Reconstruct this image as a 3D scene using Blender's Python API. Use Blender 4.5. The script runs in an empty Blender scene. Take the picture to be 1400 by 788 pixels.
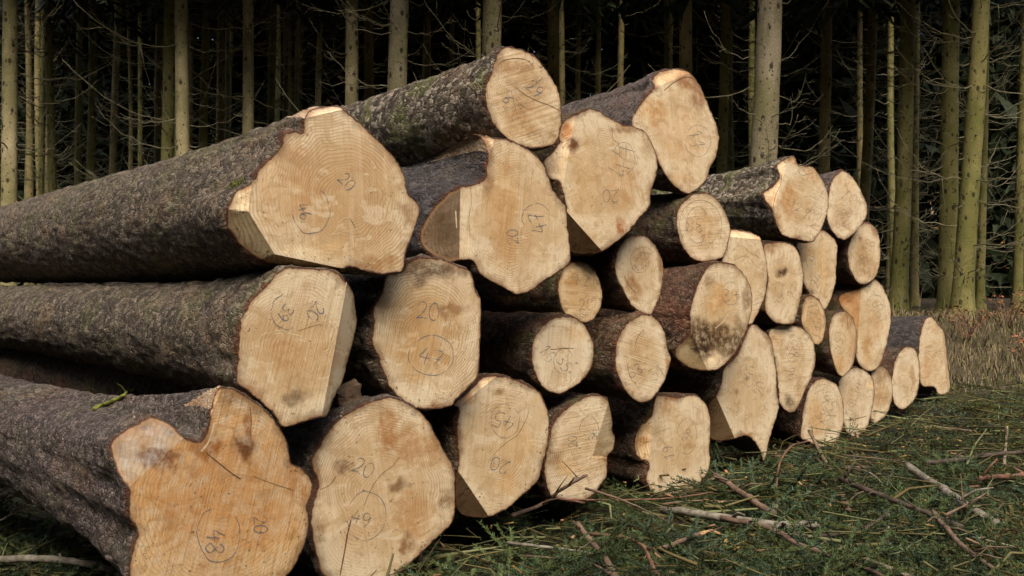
import bpy, bmesh, math, random
import numpy as np
from mathutils import Vector, noise
from mathutils.geometry import delaunay_2d_cdt

R = math.radians
rng = random.Random(7)
nrs = np.random.RandomState(11)
scene = bpy.context.scene
COL = scene.collection

# ------------------------------------------------------------------ camera, sky, sun, exposure
CAM_H = 1.1
F = 1400.0
cam_d = bpy.data.cameras.new("camera")
cam_d.sensor_width = 36.0
cam_d.lens = 36.0
cam_d.clip_start = 0.05
cam_d.clip_end = 2000.0
cam = bpy.data.objects.new("camera", cam_d)
COL.objects.link(cam)
cam.location = (0, 0, CAM_H)
cam.rotation_euler = (R(90), 0, 0)
scene.camera = cam

SUN = Vector((0.10, -0.68, 0.82)).normalized()
world = bpy.data.worlds.new("World")
scene.world = world
world.use_nodes = True
wn = world.node_tree
wn.nodes.clear()
sky = wn.nodes.new("ShaderNodeTexSky")
sky.sky_type = 'NISHITA'
sky.sun_disc = False
sky.sun_elevation = math.asin(SUN.z)
sky.sun_rotation = math.atan2(SUN.x, SUN.y)
sky.air_density = 1.0
sky.dust_density = 5.0
sky.ozone_density = 0.6
bg = wn.nodes.new("ShaderNodeBackground")
bg.inputs['Strength'].default_value = 0.15
wo = wn.nodes.new("ShaderNodeOutputWorld")
wn.links.new(sky.outputs[0], bg.inputs[0])
wn.links.new(bg.outputs[0], wo.inputs[0])

sun_d = bpy.data.lights.new("sun", 'SUN')
sun_d.energy = 1.5
sun_d.angle = R(34)
sun_d.color = (1.0, 0.92, 0.78)
sun = bpy.data.objects.new("sun", sun_d)
COL.objects.link(sun)
sun.location = SUN * 40
sun.rotation_euler = (-SUN).to_track_quat('-Z', 'Y').to_euler()

scene.view_settings.view_transform = 'Standard'
scene.view_settings.look = 'None'
scene.view_settings.exposure = 0.72
scene.view_settings.gamma = 1.0
scene.view_settings.use_curve_mapping = False
scene.render.engine = 'CYCLES'
scene.cycles.max_bounces = 6
scene.cycles.use_denoising = True

CAMV = np.array([0.0, 0.0, CAM_H])


def ray(px, py):
    return np.array([(px - 700.0) / F, 1.0, (394.0 - py) / F])


def unp(px, py, z):
    return CAMV + ray(px, py) * z


# ------------------------------------------------------------------ object helpers
def link(name, data, parent=None, loc=None):
    o = bpy.data.objects.new(name, data)
    COL.objects.link(o)
    if parent is not None:
        o.parent = parent
    if loc is not None:
        o.location = loc
    return o


def tag(o, label, cat, group=None):
    o['label'] = label
    o['category'] = cat
    if group:
        o['group'] = group
    return o


def thing(name, label, cat, loc, group=None):
    return tag(link(name, None, None, loc), label, cat, group)


def mesh(name, verts, faces, mat=None, smooth=False):
    me = bpy.data.meshes.new(name)
    me.from_pydata([tuple(v) for v in verts], [], [tuple(f) for f in faces])
    if mat:
        me.materials.append(mat)
    if smooth:
        me.polygons.foreach_set('use_smooth', [True] * len(me.polygons))
    me.update()
    return me


def tri_mesh(name, verts, tris, mat, cols=None):
    """numpy verts (n,3), tris (m,3); cols (n,3) optional point colour attribute 'tint'"""
    me = bpy.data.meshes.new(name)
    n, m = len(verts), len(tris)
    me.vertices.add(n)
    me.vertices.foreach_set('co', np.asarray(verts, dtype=np.float32).ravel())
    me.loops.add(m * 3)
    me.loops.foreach_set('vertex_index', np.asarray(tris, dtype=np.int32).ravel())
    me.polygons.add(m)
    me.polygons.foreach_set('loop_start', np.arange(0, m * 3, 3, dtype=np.int32))
    me.polygons.foreach_set('loop_total', np.full(m, 3, dtype=np.int32))
    me.update(calc_edges=True)
    me.materials.append(mat)
    if cols is not None:
        a = me.attributes.new('tint', 'FLOAT_COLOR', 'POINT')
        c4 = np.ones((n, 4), dtype=np.float32)
        c4[:, :3] = cols
        a.data.foreach_set('color', c4.ravel())
    return me


def tube(pts, radii, sides=6, cap=True, rough=0.0):
    """verts, faces of a tube along pts"""
    pts = [Vector(p) for p in pts]
    V, Fc = [], []
    up = Vector((0.13, 0.21, 0.97))
    for i, p in enumerate(pts):
        d = (pts[min(i + 1, len(pts) - 1)] - pts[max(i - 1, 0)]).normalized()
        a = d.cross(up)
        if a.length < 1e-3:
            a = d.cross(Vector((1, 0, 0)))
        a.normalize()
        b = d.cross(a)
        for k in range(sides):
            t = 2 * math.pi * k / sides
            r = radii[i] * (1 + rough * rng.uniform(-1, 1))
            V.append(p + (a * math.cos(t) + b * math.sin(t)) * r)
    for i in range(len(pts) - 1):
        for k in range(sides):
            k2 = (k + 1) % sides
            Fc.append((i * sides + k, i * sides + k2, (i + 1) * sides + k2, (i + 1) * sides + k))
    if cap:
        Fc.append(tuple(range(sides))[::-1])
        Fc.append(tuple((len(pts) - 1) * sides + k for k in range(sides)))
    return V, Fc


def merge(parts):
    V, Fc = [], []
    for v, f in parts:
        o = len(V)
        V += list(v)
        Fc += [tuple(i + o for i in q) for q in f]
    return V, Fc


def spline(pts, n_per=6, closed=False):
    """Catmull-Rom through 2D/3D points"""
    P = [np.array(p, dtype=float) for p in pts]
    n = len(P)
    out = []
    rngi = range(n if closed else n - 1)
    for i in rngi:
        if closed:
            p0, p1, p2, p3 = P[(i - 1) % n], P[i], P[(i + 1) % n], P[(i + 2) % n]
        else:
            p0, p1, p2, p3 = P[max(i - 1, 0)], P[i], P[i + 1], P[min(i + 2, n - 1)]
        # tangent length limited so that sharp corners stay sharp
        l = np.linalg.norm(p2 - p1)
        m1 = (p2 - p0) * 0.5
        m2 = (p3 - p1) * 0.5
        for m in (m1, m2):
            k = np.linalg.norm(m)
            if k > l > 0:
                m *= l / k
        for j in range(n_per):
            t = j / n_per
            t2, t3 = t * t, t * t * t
            out.append((2 * t3 - 3 * t2 + 1) * p1 + (t3 - 2 * t2 + t) * m1 + (-2 * t3 + 3 * t2) * p2 + (t3 - t2) * m2)
    if not closed:
        out.append(P[-1])
    return out


# ------------------------------------------------------------------ material helper
class NT:
    def __init__(self, name):
        self.m = bpy.data.materials.new(name)
        self.m.use_nodes = True
        self.t = self.m.node_tree
        self.t.nodes.clear()
        self.out = self.t.nodes.new('ShaderNodeOutputMaterial')
        self.b = self.t.nodes.new('ShaderNodeBsdfPrincipled')
        self.t.links.new(self.b.outputs[0], self.out.inputs[0])
        self.b.inputs['Specular IOR Level'].default_value = 0.25

    def put(self, sock, v):
        if isinstance(v, bpy.types.NodeSocket):
            self.t.links.new(v, sock)
        elif isinstance(v, (tuple, list)) and len(v) == 3 and sock.type == 'RGBA':
            sock.default_value = (*v, 1.0)
        else:
            sock.default_value = v

    def attr(self, name, out='Vector'):
        n = self.t.nodes.new('ShaderNodeAttribute')
        n.attribute_name = name
        return n.outputs[out]

    def obj(self):
        return self.t.nodes.new('ShaderNodeTexCoord').outputs['Object']

    def rand(self):
        return self.t.nodes.new('ShaderNodeObjectInfo').outputs['Random']

    def noise(self, vec, scale, detail=4, rough=0.55, dist=0.0, out='Fac'):
        n = self.t.nodes.new('ShaderNodeTexNoise')
        self.put(n.inputs['Vector'], vec)
        n.inputs['Scale'].default_value = scale
        n.inputs['Detail'].default_value = detail
        n.inputs['Roughness'].default_value = rough
        n.inputs['Distortion'].default_value = dist
        return n.outputs[out]

    def voro(self, vec, scale, feature='F1', out='Distance', rnd=1.0):
        n = self.t.nodes.new('ShaderNodeTexVoronoi')
        n.feature = feature
        self.put(n.inputs['Vector'], vec)
        n.inputs['Scale'].default_value = scale
        n.inputs['Randomness'].default_value = rnd
        return n.outputs[out]

    def map(self, vec, scale=(1, 1, 1), loc=(0, 0, 0), rot=(0, 0, 0)):
        n = self.t.nodes.new('ShaderNodeMapping')
        self.put(n.inputs['Vector'], vec)
        n.inputs['Scale'].default_value = scale
        n.inputs['Location'].default_value = loc
        n.inputs['Rotation'].default_value = rot
        return n.outputs[0]

    def math(self, op, a, b=0.0, c=0.0, clamp=False):
        n = self.t.nodes.new('ShaderNodeMath')
        n.operation = op
        n.use_clamp = clamp
        self.put(n.inputs[0], a)
        self.put(n.inputs[1], b)
        self.put(n.inputs[2], c)
        return n.outputs[0]

    def vmath(self, op, a, b=(0, 0, 0), out=0):
        n = self.t.nodes.new('ShaderNodeVectorMath')
        n.operation = op
        self.put(n.inputs[0], a)
        if op == 'SCALE':
            self.put(n.inputs['Scale'], b)
        else:
            self.put(n.inputs[1], b)
        return n.outputs['Value'] if op in ('LENGTH', 'DOT_PRODUCT') else n.outputs[0]

    def ramp(self, fac, a, b, lo=0.0, hi=1.0):
        """smooth remap of fac from [a,b] to [lo,hi]"""
        n = self.t.nodes.new('ShaderNodeMapRange')
        n.interpolation_type = 'SMOOTHSTEP'
        self.put(n.inputs[0], fac)
        n.inputs[1].default_value = a
        n.inputs[2].default_value = b
        n.inputs[3].default_value = lo
        n.inputs[4].default_value = hi
        return n.outputs[0]

    def mix(self, fac, a, b, mode='MIX'):
        n = self.t.nodes.new('ShaderNodeMix')
        n.data_type = 'RGBA'
        n.blend_type = mode
        self.put(n.inputs[0], fac)
        self.put(n.inputs[6], a)
        self.put(n.inputs[7], b)
        return n.outputs[2]

    def bump(self, h, strength=0.5, dist=0.01, prev=None):
        n = self.t.nodes.new('ShaderNodeBump')
        n.inputs['Strength'].default_value = strength
        n.inputs['Distance'].default_value = dist
        self.put(n.inputs['Height'], h)
        if prev is not None:
            self.put(n.inputs['Normal'], prev)
        return n.outputs[0]

    def done(self, col, rough=0.8, normal=None):
        self.put(self.b.inputs['Base Color'], col)
        self.put(self.b.inputs['Roughness'], rough)
        if normal is not None:
            self.put(self.b.inputs['Normal'], normal)
        return self.m


# ------------------------------------------------------------------ materials
def mat_wood():
    n = NT("fresh_cut_spruce")
    co = n.attr('fco')                      # metres in the cut plane, from the pith; z is a per-log offset
    rim = n.attr('rim', 'Fac')              # metres to the bark
    rn = n.attr('rn', 'Fac')                # 0 pith .. 1 edge
    tint = n.attr('wtint', 'Color')
    ftint = n.attr('ftint', 'Color')
    big = n.noise(co, 4.5, 3, 0.6)
    med = n.noise(co, 16.0, 4, 0.6, 0.6)
    warpv = n.noise(co, 5.0, 2, 0.5, out='Color')
    flat = n.vmath('MULTIPLY', co, (1, 1, 0))
    wco = n.vmath('ADD', flat, n.vmath('SCALE', n.vmath('SUBTRACT', warpv, (0.5, 0.5, 0.5)), 0.10))
    wflat = n.vmath('MULTIPLY', wco, (1, 1, 0))
    dist = n.vmath('LENGTH', wflat)
    ringn = n.noise(co, 9.0, 2)
    ph = n.math('ADD', n.math('MULTIPLY', dist, 2 * math.pi / 0.0115), n.math('MULTIPLY', ringn, 9.0))
    rings = n.math('SINE', ph)
    fine = n.math('SINE', n.math('MULTIPLY', ph, 2.3))
    vis = n.ramp(n.noise(n.map(co, loc=(3, 1, 0)), 3.6, 2), 0.42, 0.66, 0.10, 1.0)
    ringm = n.math('MULTIPLY', n.ramp(n.math('ADD', n.math('MULTIPLY', rings, 0.7), n.math('MULTIPLY', fine, 0.3)), 0.05, 1.0), vis)
    # heart and sapwood
    hs = n.ramp(n.math('ADD', rn, n.math('MULTIPLY', n.math('SUBTRACT', big, 0.5), 0.9)), 0.50, 0.80)
    col = n.mix(hs, (0.66, 0.505, 0.30), (0.78, 0.65, 0.445))
    col = n.mix(n.ramp(big, 0.48, 0.70, 0.0, 0.6), col, (0.57, 0.385, 0.19))
    col = n.mix(n.ramp(n.noise(n.map(co, loc=(7, 2, 0)), 3.4, 3, 0.6, 0.8), 0.50, 0.66, 0.0, 0.55), col, (0.76, 0.61, 0.41))
    hk = n.attr('heart', 'Fac')
    hm = n.ramp(n.math('ADD', rn, n.math('MULTIPLY', n.math('SUBTRACT', n.noise(n.map(co, loc=(2, 2, 0)), 6.0, 4, 0.65, 0.7), 0.5), 1.3)), 0.55, 0.85, 1.0, 0.0)
    col = n.mix(n.math('MULTIPLY', hm, hk), col, (0.52, 0.29, 0.12))
    ringm = n.math('MULTIPLY', n.ramp(rings, 0.0, 1.0), n.math('MAXIMUM', n.math('MULTIPLY', vis, 0.55), n.math('MULTIPLY', n.math('MULTIPLY', hk, hk), 0.95)))
    col = n.mix(ringm, col, (0.34, 0.175, 0.07))
    lv = n.t.nodes.new('ShaderNodeSeparateXYZ')
    n.put(lv.inputs[0], co)
    hv = n.math('FRACT', n.math('MULTIPLY', lv.outputs[2], 3.717))
    hv2 = n.math('FRACT', n.math('MULTIPLY', lv.outputs[2], 7.313))
    col = n.mix(n.ramp(hv, 0.2, 1.0, 0.0, 0.55), col, n.mix(n.ramp(hv2, 0.45, 0.55), (0.81, 0.70, 0.51), (0.66, 0.49, 0.285)))
    # chainsaw streaks
    sco = n.attr('sco')
    sm = n.map(sco, scale=(3.0, 95.0, 1))
    streak = n.noise(sm, 1.0, 3, 0.6)
    sm2 = n.map(sco, scale=(1.6, 22.0, 1), loc=(4, 7, 0))
    streak2 = n.noise(sm2, 1.0, 3, 0.6)
    col = n.mix(n.ramp(streak, 0.50, 0.75, 0.0, 0.42), col, (0.40, 0.24, 0.115))
    col = n.mix(n.ramp(streak2, 0.52, 0.72, 0.0, 0.35), col, (0.80, 0.66, 0.46))
    col = n.mix(n.ramp(med, 0.53, 0.72, 0.0, 0.50), col, (0.42, 0.26, 0.12))
    pat = n.noise(n.map(co, loc=(1, 4, 0), scale=(1, 1.6, 1)), 7.5, 6, 0.62, 1.2)
    col = n.mix(n.ramp(pat, 0.56, 0.585, 0.0, 0.48), col, (0.49, 0.325, 0.165))
    col = n.mix(n.ramp(pat, 0.435, 0.375, 0.0, 0.45), col, (0.80, 0.685, 0.49))
    fib = n.noise(n.map(sco, scale=(26, 190, 1), rot=(0, 0, 0.06)), 1.0, 3, 0.7)
    col = n.mix(n.ramp(fib, 0.60, 0.72, 0.0, 0.30), col, (0.33, 0.20, 0.10))
    # muddy, greyed margins
    mg = n.math('MULTIPLY', n.ramp(n.math('ADD', rim, n.math('MULTIPLY', n.math('SUBTRACT', n.noise(co, 20.0, 5, 0.7), 0.5), 0.09)), 0.0, 0.045, 1.0, 0.0), n.ramp(n.noise(n.map(co, loc=(8, 3, 0)), 5.0, 2), 0.42, 0.60))
    col = n.mix(n.math('MULTIPLY', mg, 0.75), col, (0.23, 0.165, 0.10))
    # short drying checks running outward from the pith
    cang = n.t.nodes.new('ShaderNodeMath'); cang.operation = 'ARCTAN2'
    fs = n.t.nodes.new('ShaderNodeSeparateXYZ')
    n.put(fs.inputs[0], wflat)
    n.put(cang.inputs[0], fs.outputs[0]); n.put(cang.inputs[1], fs.outputs[1])
    pol = n.t.nodes.new('ShaderNodeCombineXYZ')
    n.put(pol.inputs[0], n.math('MULTIPLY', cang.outputs[0], 7.0)); n.put(pol.inputs[1], n.math('MULTIPLY', dist, 7.0)); n.put(pol.inputs[2], lv.outputs[2])
    ck = n.noise(pol.outputs[0], 1.6, 3, 0.65)
    ckl = n.ramp(n.math('ABSOLUTE', n.math('SUBTRACT', ck, 0.5)), 0.0, 0.010, 1.0, 0.0)
    ckm = n.ramp(n.noise(n.map(co, loc=(2, 7, 0)), 5.5, 2), 0.50, 0.60)
    col = n.mix(n.math('MULTIPLY', n.math('MULTIPLY', ckl, ckm), 0.55), col, (0.26, 0.15, 0.07))
    # grubby specks, thicker near the bark
    sp = n.noise(co, 75.0, 2, 0.6)
    spm = n.noise(n.map(co, loc=(5, 9, 0)), 4.0, 2)
    near = n.ramp(rim, 0.0, 0.07, 0.05, 0.0)
    spf = n.math('MULTIPLY', n.ramp(n.math('ADD', sp, near), 0.64, 0.74), n.ramp(spm, 0.40, 0.62, 0.15, 0.9), clamp=True)
    col = n.mix(spf, col, (0.10, 0.065, 0.035))
    # patches of dirt and weathering given per point; facet tints also hold painted light
    blot = n.noise(co, 26.0, 5, 0.7)
    tf = n.ramp(blot, 0.30, 0.58, 0.35, 1.0)
    col = n.mix(tf, col, n.mix(1.0, col, tint, 'MULTIPLY'))
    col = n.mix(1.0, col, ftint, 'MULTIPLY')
    # cambium and inner bark at the edge
    edge = n.math('ADD', rim, n.math('MULTIPLY', n.math('SUBTRACT', n.noise(co, 40.0, 3), 0.5), 0.016))
    col = n.mix(n.ramp(edge, 0.004, 0.022, 0.55, 0.0), col, (0.36, 0.19, 0.085))
    col = n.mix(n.ramp(edge, 0.0015, 0.0075, 1.0, 0.0), col, (0.085, 0.04, 0.022))
    h = n.math('ADD', n.math('MULTIPLY', streak, 0.6), n.math('ADD', n.math('MULTIPLY', streak2, 0.3), n.math('MULTIPLY', big, 1.3)))
    nb = n.bump(h, 0.45, 0.010)
    nb = n.bump(n.noise(co, 130.0, 3, 0.7), 0.35, 0.003, nb)
    return n.done(col, 0.78, nb)


def mat_bark(name, base, plate, gap, scale=34.0, red=0.0, moss=0.0, lichen=0.35, bump=1.0, stretch=0.55, flake=0.55):
    n = NT(name)
    co = n.attr('bco')
    td = n.attr('tdist', 'Fac')
    wv = n.noise(co, 16.0, 3, 0.6, out='Color')
    c1 = n.vmath('ADD', co, n.vmath('SCALE', n.vmath('SUBTRACT', wv, (0.5, 0.5, 0.5)), 0.06))
    c2 = n.map(c1, scale=(1, 1, stretch))
    scale *= 1.75
    ed = n.voro(c2, scale, 'DISTANCE_TO_EDGE')
    cell = n.voro(c2, scale, 'F1', 'Color')
    ed2 = n.voro(n.map(c2, loc=(3, 3, 3)), scale * 2.3, 'DISTANCE_TO_EDGE')
    sepv = n.t.nodes.new('ShaderNodeSeparateColor')
    n.put(sepv.inputs[0], cell)
    cr = sepv.outputs[0]
    big = n.noise(co, 3.0, 4, 0.6)
    med = n.noise(co, 14.0, 4, 0.65)
    fin = n.noise(co, 90.0, 3, 0.7)
    col = n.mix(n.ramp(big, 0.35, 0.65), base, tuple(0.66 * b for b in base))
    col = n.mix(n.ramp(n.noise(n.map(co, loc=(3, 5, 5), scale=(1, 1, .6)), 5.5, 4, 0.65), 0.50, 0.66, 0.0, 0.7), col, (base[0] * 1.25, base[1] * 1.0, base[2] * 0.78))
    patch = n.ramp(n.noise(n.map(co, loc=(6, 6, 1)), 9.0, 3, 0.6), 0.36, 0.58, 0.30, 1.0)
    fis = n.noise(n.map(co, scale=(1, 1, 0.5), loc=(2, 0, 5)), 60.0, 5, 0.75, 0.5)
    col = n.mix(n.math('MULTIPLY', n.ramp(cr, 0.62, 0.72), n.ramp(med, 0.36, 0.52, 0.35 * flake, flake)), col, plate)
    col = n.mix(n.math('MULTIPLY', n.ramp(cr, 0.34, 0.26), 0.35 + 0.4 * flake), col, gap)
    col = n.mix(n.math('MULTIPLY', n.ramp(n.math('ADD', ed, n.math('MULTIPLY', n.math('SUBTRACT', fis, 0.5), 0.14)), 0.0, 0.085, 0.95, 0.0), patch), col, gap)
    col = n.mix(n.ramp(ed2, 0.0, 0.08, 0.35, 0.0), col, gap)
    col = n.mix(n.ramp(fis, 0.36, 0.46, 0.45, 0.0), col, gap)
    # pale scuffs where the logs were dragged
    scf = n.math('MULTIPLY', n.ramp(n.noise(n.map(co, scale=(30, 30, 4), loc=(1, 1, 1)), 1.0, 4, 0.7), 0.60, 0.70), n.ramp(n.noise(n.map(co, loc=(0, 9, 9)), 3.2, 2), 0.50, 0.62))
    col = n.mix(n.math('MULTIPLY', scf, 0.55), col, (plate[0] * 1.3, plate[1] * 1.15, plate[2] * 0.95))
    # lichen flecks
    lf = n.math('MULTIPLY', n.ramp(n.noise(co, 48.0, 4, 0.7), 0.60, 0.72), n.ramp(n.noise(n.map(co, loc=(4, 0, 1)), 5.0, 2), 0.38, 0.62))
    col = n.mix(n.math('MULTIPLY', lf, lichen), col, (0.30, 0.29, 0.25))
    wf = n.ramp(n.noise(n.map(co, loc=(1, 8, 2)), 70.0, 2, 0.5), 0.72, 0.76)
    col = n.mix(n.math('MULTIPLY', wf, lichen), col, (0.55, 0.50, 0.42))
    if red > 0:
        col = n.mix(n.ramp(n.noise(n.map(co, loc=(2, 2, 7)), 6.0, 4, 0.65), 0.52 - 0.2 * red, 0.66 - 0.1 * red, 0.0, min(1.0, red + 0.3)), col, (0.17, 0.072, 0.042))
    if moss > 0:
        mf = n.math('MULTIPLY', n.ramp(n.noise(n.map(co, loc=(9, 2, 2)), 4.0, 3, 0.6), 0.50, 0.62), n.ramp(fin, 0.35, 0.6))
        col = n.mix(n.math('MULTIPLY', mf, moss), col, (0.09, 0.11, 0.025))
    col = n.mix(n.ramp(n.math('ADD', td, n.math('MULTIPLY', n.math('SUBTRACT', med, 0.5), 0.12)), 0.0, 0.022, 0.8, 0.0), col, (0.055, 0.022, 0.012))
    h = n.math('ADD', n.ramp(ed, 0.0, 0.22), n.math('MULTIPLY', n.ramp(ed2, 0.0, 0.2), 0.4))
    h = n.math('ADD', n.math('MULTIPLY', h, 0.8), n.math('MULTIPLY', cr, 1.5))
    h = n.math('ADD', n.math('MULTIPLY', h, 0.7), n.math('ADD', n.math('MULTIPLY', fin, 0.5), n.math('MULTIPLY', fis, 1.3)))
    nb = n.bump(h, 1.0, 0.020 * bump)
    nb = n.bump(n.noise(co, 9.0, 3), 0.6, 0.02, nb)
    col = n.vmath('MULTIPLY', col, (2.65, 2.50, 2.28))
    bf = n.ramp(n.math('ADD', n.attr('bare', 'Fac'), n.math('MULTIPLY', n.math('SUBTRACT', med, 0.5), 0.9)), 0.35, 0.55)
    col = n.mix(bf, col, n.mix(n.ramp(med, 0.4, 0.65), (0.72, 0.54, 0.35), (0.52, 0.31, 0.17)))
    return n.done(col, 0.82, nb)


def mat_trunk(name, base, alt, algae):
    n = NT(name)
    co = n.obj()
    rv = n.rand()
    c = n.vmath('ADD', co, n.vmath('SCALE', (3.1, 7.7, 5.3), 1.0))
    off = n.t.nodes.new('ShaderNodeCombineXYZ')
    n.put(off.inputs[2], n.math('MULTIPLY', rv, 60.0))
    c = n.vmath('ADD', c, off.outputs[0])
    big = n.noise(n.map(c, scale=(1, 1, 0.5)), 2.2, 4, 0.6)
    col = n.mix(n.ramp(big, 0.36, 0.62), base, alt)
    fl = n.noise(c, 42.0, 4, 0.7)
    col = n.mix(n.ramp(fl, 0.50, 0.68, 0.0, 0.65), col, tuple(min(1, 1.55 * x) for x in base))
    col = n.mix(n.ramp(n.noise(c, 30.0, 3, 0.7), 0.56, 0.72, 0.0, 0.6), col, tuple(0.45 * x for x in base))
    al = n.ramp(n.noise(n.map(c, loc=(5, 1, 0)), 1.6, 3, 0.6), 0.40, 0.62)
    col = n.mix(n.math('MULTIPLY', al, algae), col, (0.135, 0.135, 0.034))
    # branch stubs: dark spots, in loose whorls
    vs = n.map(c, scale=(1, 1, 0.62))
    kd = n.voro(vs, 6.5)
    knot = n.ramp(kd, 0.13, 0.26, 1.0, 0.0)
    kd2 = n.voro(n.map(c, scale=(1, 1, 0.8), loc=(2, 5, 1)), 13.0)
    knot2 = n.ramp(kd2, 0.10, 0.24, 0.9, 0.0)
    k = n.math('MAXIMUM', knot, knot2)
    col = n.mix(n.math('MULTIPLY', k, 0.88), col, (0.025, 0.018, 0.011))
    h = n.math('ADD', fl, n.math('MULTIPLY', k, -1.0))
    return n.done(col, 0.85, n.bump(h, 0.8, 0.012))


def mat_plain(name, base, var=0.4, scale=18.0, rough=0.8, alt=None, bump=0.006, attr=False, trans=0.0):
    n = NT(name)
    co = n.obj()
    f = n.noise(co, scale, 4, 0.65)
    b = tuple(base)
    a = alt or tuple(x * (1 - var) for x in base)
    col = n.mix(n.ramp(f, 0.35, 0.65), b, a)
    if attr:
        col = n.mix(1.0, col, n.attr('tint', 'Color'), 'MULTIPLY')
    if trans:
        n.b.inputs['Transmission Weight'].default_value = 0.0
    return n.done(col, rough, n.bump(n.noise(co, scale * 3, 3, 0.7), 0.6, bump) if bump else None)


def mat_foliage(name, base, rough=0.6):
    n = NT(name)
    col = n.mix(1.0, base, n.attr('tint', 'Color'), 'MULTIPLY')
    n.b.inputs['Specular IOR Level'].default_value = 0.15
    return n.done(col, rough)


def mat_ground():
    n = NT("forest_soil")
    co = n.obj()
    grass = n.attr('grassy', 'Fac')
    b = n.noise(co, 1.3, 5, 0.65)
    f = n.noise(co, 16.0, 6, 0.75)
    ff = n.noise(co, 85.0, 4, 0.75)
    soil = n.mix(n.ramp(b, 0.35, 0.65), (0.040, 0.029, 0.018), (0.022, 0.017, 0.010))
    soil = n.mix(n.ramp(f, 0.5, 0.66, 0.0, 0.8), soil, (0.030, 0.040, 0.016))
    soil = n.mix(n.ramp(ff, 0.58, 0.70, 0.0, 0.8), soil, (0.11, 0.075, 0.042))
    dry = n.mix(n.ramp(f, 0.4, 0.6), (0.13, 0.098, 0.055), (0.075, 0.062, 0.030))
    dry = n.mix(n.ramp(ff, 0.5, 0.7, 0.0, 0.7), dry, (0.20, 0.155, 0.09))
    col = n.mix(grass, soil, dry)
    h = n.math('ADD', f, n.math('MULTIPLY', ff, 0.6))
    return n.done(col, 0.92, n.bump(h, 1.0, 0.04))


M_WOOD = mat_wood()
BARK = {
    'grey':   mat_bark("grey_spruce_bark", (0.088, 0.075, 0.060), (0.155, 0.134, 0.106), (0.018, 0.014, 0.011), 32.0, 0.0, 0.22, 0.40, 0.6),
    'purple': mat_bark("purplish_wet_bark", (0.080, 0.067, 0.064), (0.135, 0.115, 0.108), (0.018, 0.014, 0.014), 38.0, 0.0, 0.12, 0.45, 0.6, 0.8),
    'flaky':  mat_bark("flaky_scaled_bark", (0.115, 0.100, 0.080), (0.24, 0.215, 0.18), (0.026, 0.020, 0.014), 26.0, 0.0, 0.6, 0.4, 1.5, 0.75, 1.0),
    'black':  mat_bark("blackish_bark", (0.050, 0.047, 0.048), (0.078, 0.073, 0.072), (0.020, 0.017, 0.017), 26.0, 0.0, 0.0, 0.2, 1.0),
    'red':    mat_bark("reddish_bark", (0.092, 0.058, 0.042), (0.165, 0.115, 0.088), (0.030, 0.015, 0.011), 30.0, 0.10, 0.1, 0.4, 1.3, 0.8),
    'brown':  mat_bark("brown_bark", (0.084, 0.063, 0.046), (0.150, 0.122, 0.092), (0.024, 0.016, 0.011), 30.0, 0.12, 0.4, 0.35, 1.2, 0.7),
}
def mat_crayon(name, col, thr):
    n = NT(name)
    f = n.noise(n.obj(), 210.0, 3, 0.8)
    g = n.noise(n.obj(), 26.0, 2, 0.5)
    tr = n.t.nodes.new('ShaderNodeBsdfTransparent')
    mx = n.t.nodes.new('ShaderNodeMixShader')
    n.put(mx.inputs[0], n.ramp(n.math('ADD', f, n.math('MULTIPLY', n.math('SUBTRACT', g, 0.5), 0.9)), thr - .12, thr + .20, 0.0, 0.9))
    n.t.links.new(tr.outputs[0], mx.inputs[1])
    n.t.links.new(n.b.outputs[0], mx.inputs[2])
    n.t.links.new(mx.outputs[0], n.out.inputs[0])
    return n.done(col, 0.75)


M_PENCIL = mat_crayon("blue_grey_marking_crayon", (0.195, 0.210, 0.215), 0.42)
M_PENCIL2 = mat_crayon("worn_marking_crayon", (0.260, 0.240, 0.205), 0.44)
M_CRACK = mat_plain("drying_crack", (0.22, 0.125, 0.06), 0.4, 40.0, 0.9, bump=0)
M_TORN = mat_plain("torn_pale_wood", (0.74, 0.58, 0.36), 0.25, 40.0, 0.8, bump=0)
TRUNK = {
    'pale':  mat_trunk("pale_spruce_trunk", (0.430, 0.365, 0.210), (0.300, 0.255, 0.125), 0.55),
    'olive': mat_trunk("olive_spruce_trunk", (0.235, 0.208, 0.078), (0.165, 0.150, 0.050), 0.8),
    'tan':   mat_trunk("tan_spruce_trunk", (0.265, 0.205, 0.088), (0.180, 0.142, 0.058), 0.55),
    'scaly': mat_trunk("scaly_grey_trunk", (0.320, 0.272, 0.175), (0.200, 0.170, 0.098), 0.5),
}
M_DEADBR = mat_plain("dead_branch_wood", (0.25, 0.22, 0.15), 0.5, 6.0, 0.9, alt=(0.14, 0.13, 0.065), bump=0)
M_CROWN = mat_foliage("spruce_crown_needles", (0.028, 0.041, 0.018))
M_BRASH = mat_foliage("spruce_needles", (0.066, 0.094, 0.048))
M_GRASS = mat_foliage("dry_grass_blades", (0.27, 0.225, 0.145), 0.8)
M_GROUND = mat_ground()


# ------------------------------------------------------------------ the ground
PB = np.array([-0.55, 3.89])        # a point of the pile's front line on the ground
PD = np.array([0.594, 0.804])       # along the front
PA = np.array([-0.618, 0.786])      # along the logs


def smooth(a, b, x):
    t = min(1.0, max(0.0, (x - a) / (b - a)))
    return t * t * (3 - 2 * t)


def ground_z(x, y):
    q = y + 0.45 * (x - 4.5)
    h = 0.70 * smooth(10.5, 19.0, q) if y < 60 else 0.70
    h += 0.03 * noise.noise(Vector((x * 0.5, y * 0.5, 0.3))) * min(1.0, max(0.0, (y - 2) / 3))
    if 2.5 < y < 13:
        h += 0.045 * noise.noise(Vector((x * 1.5, y * 1.5, 4.4)))
    return h - 0.12


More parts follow.
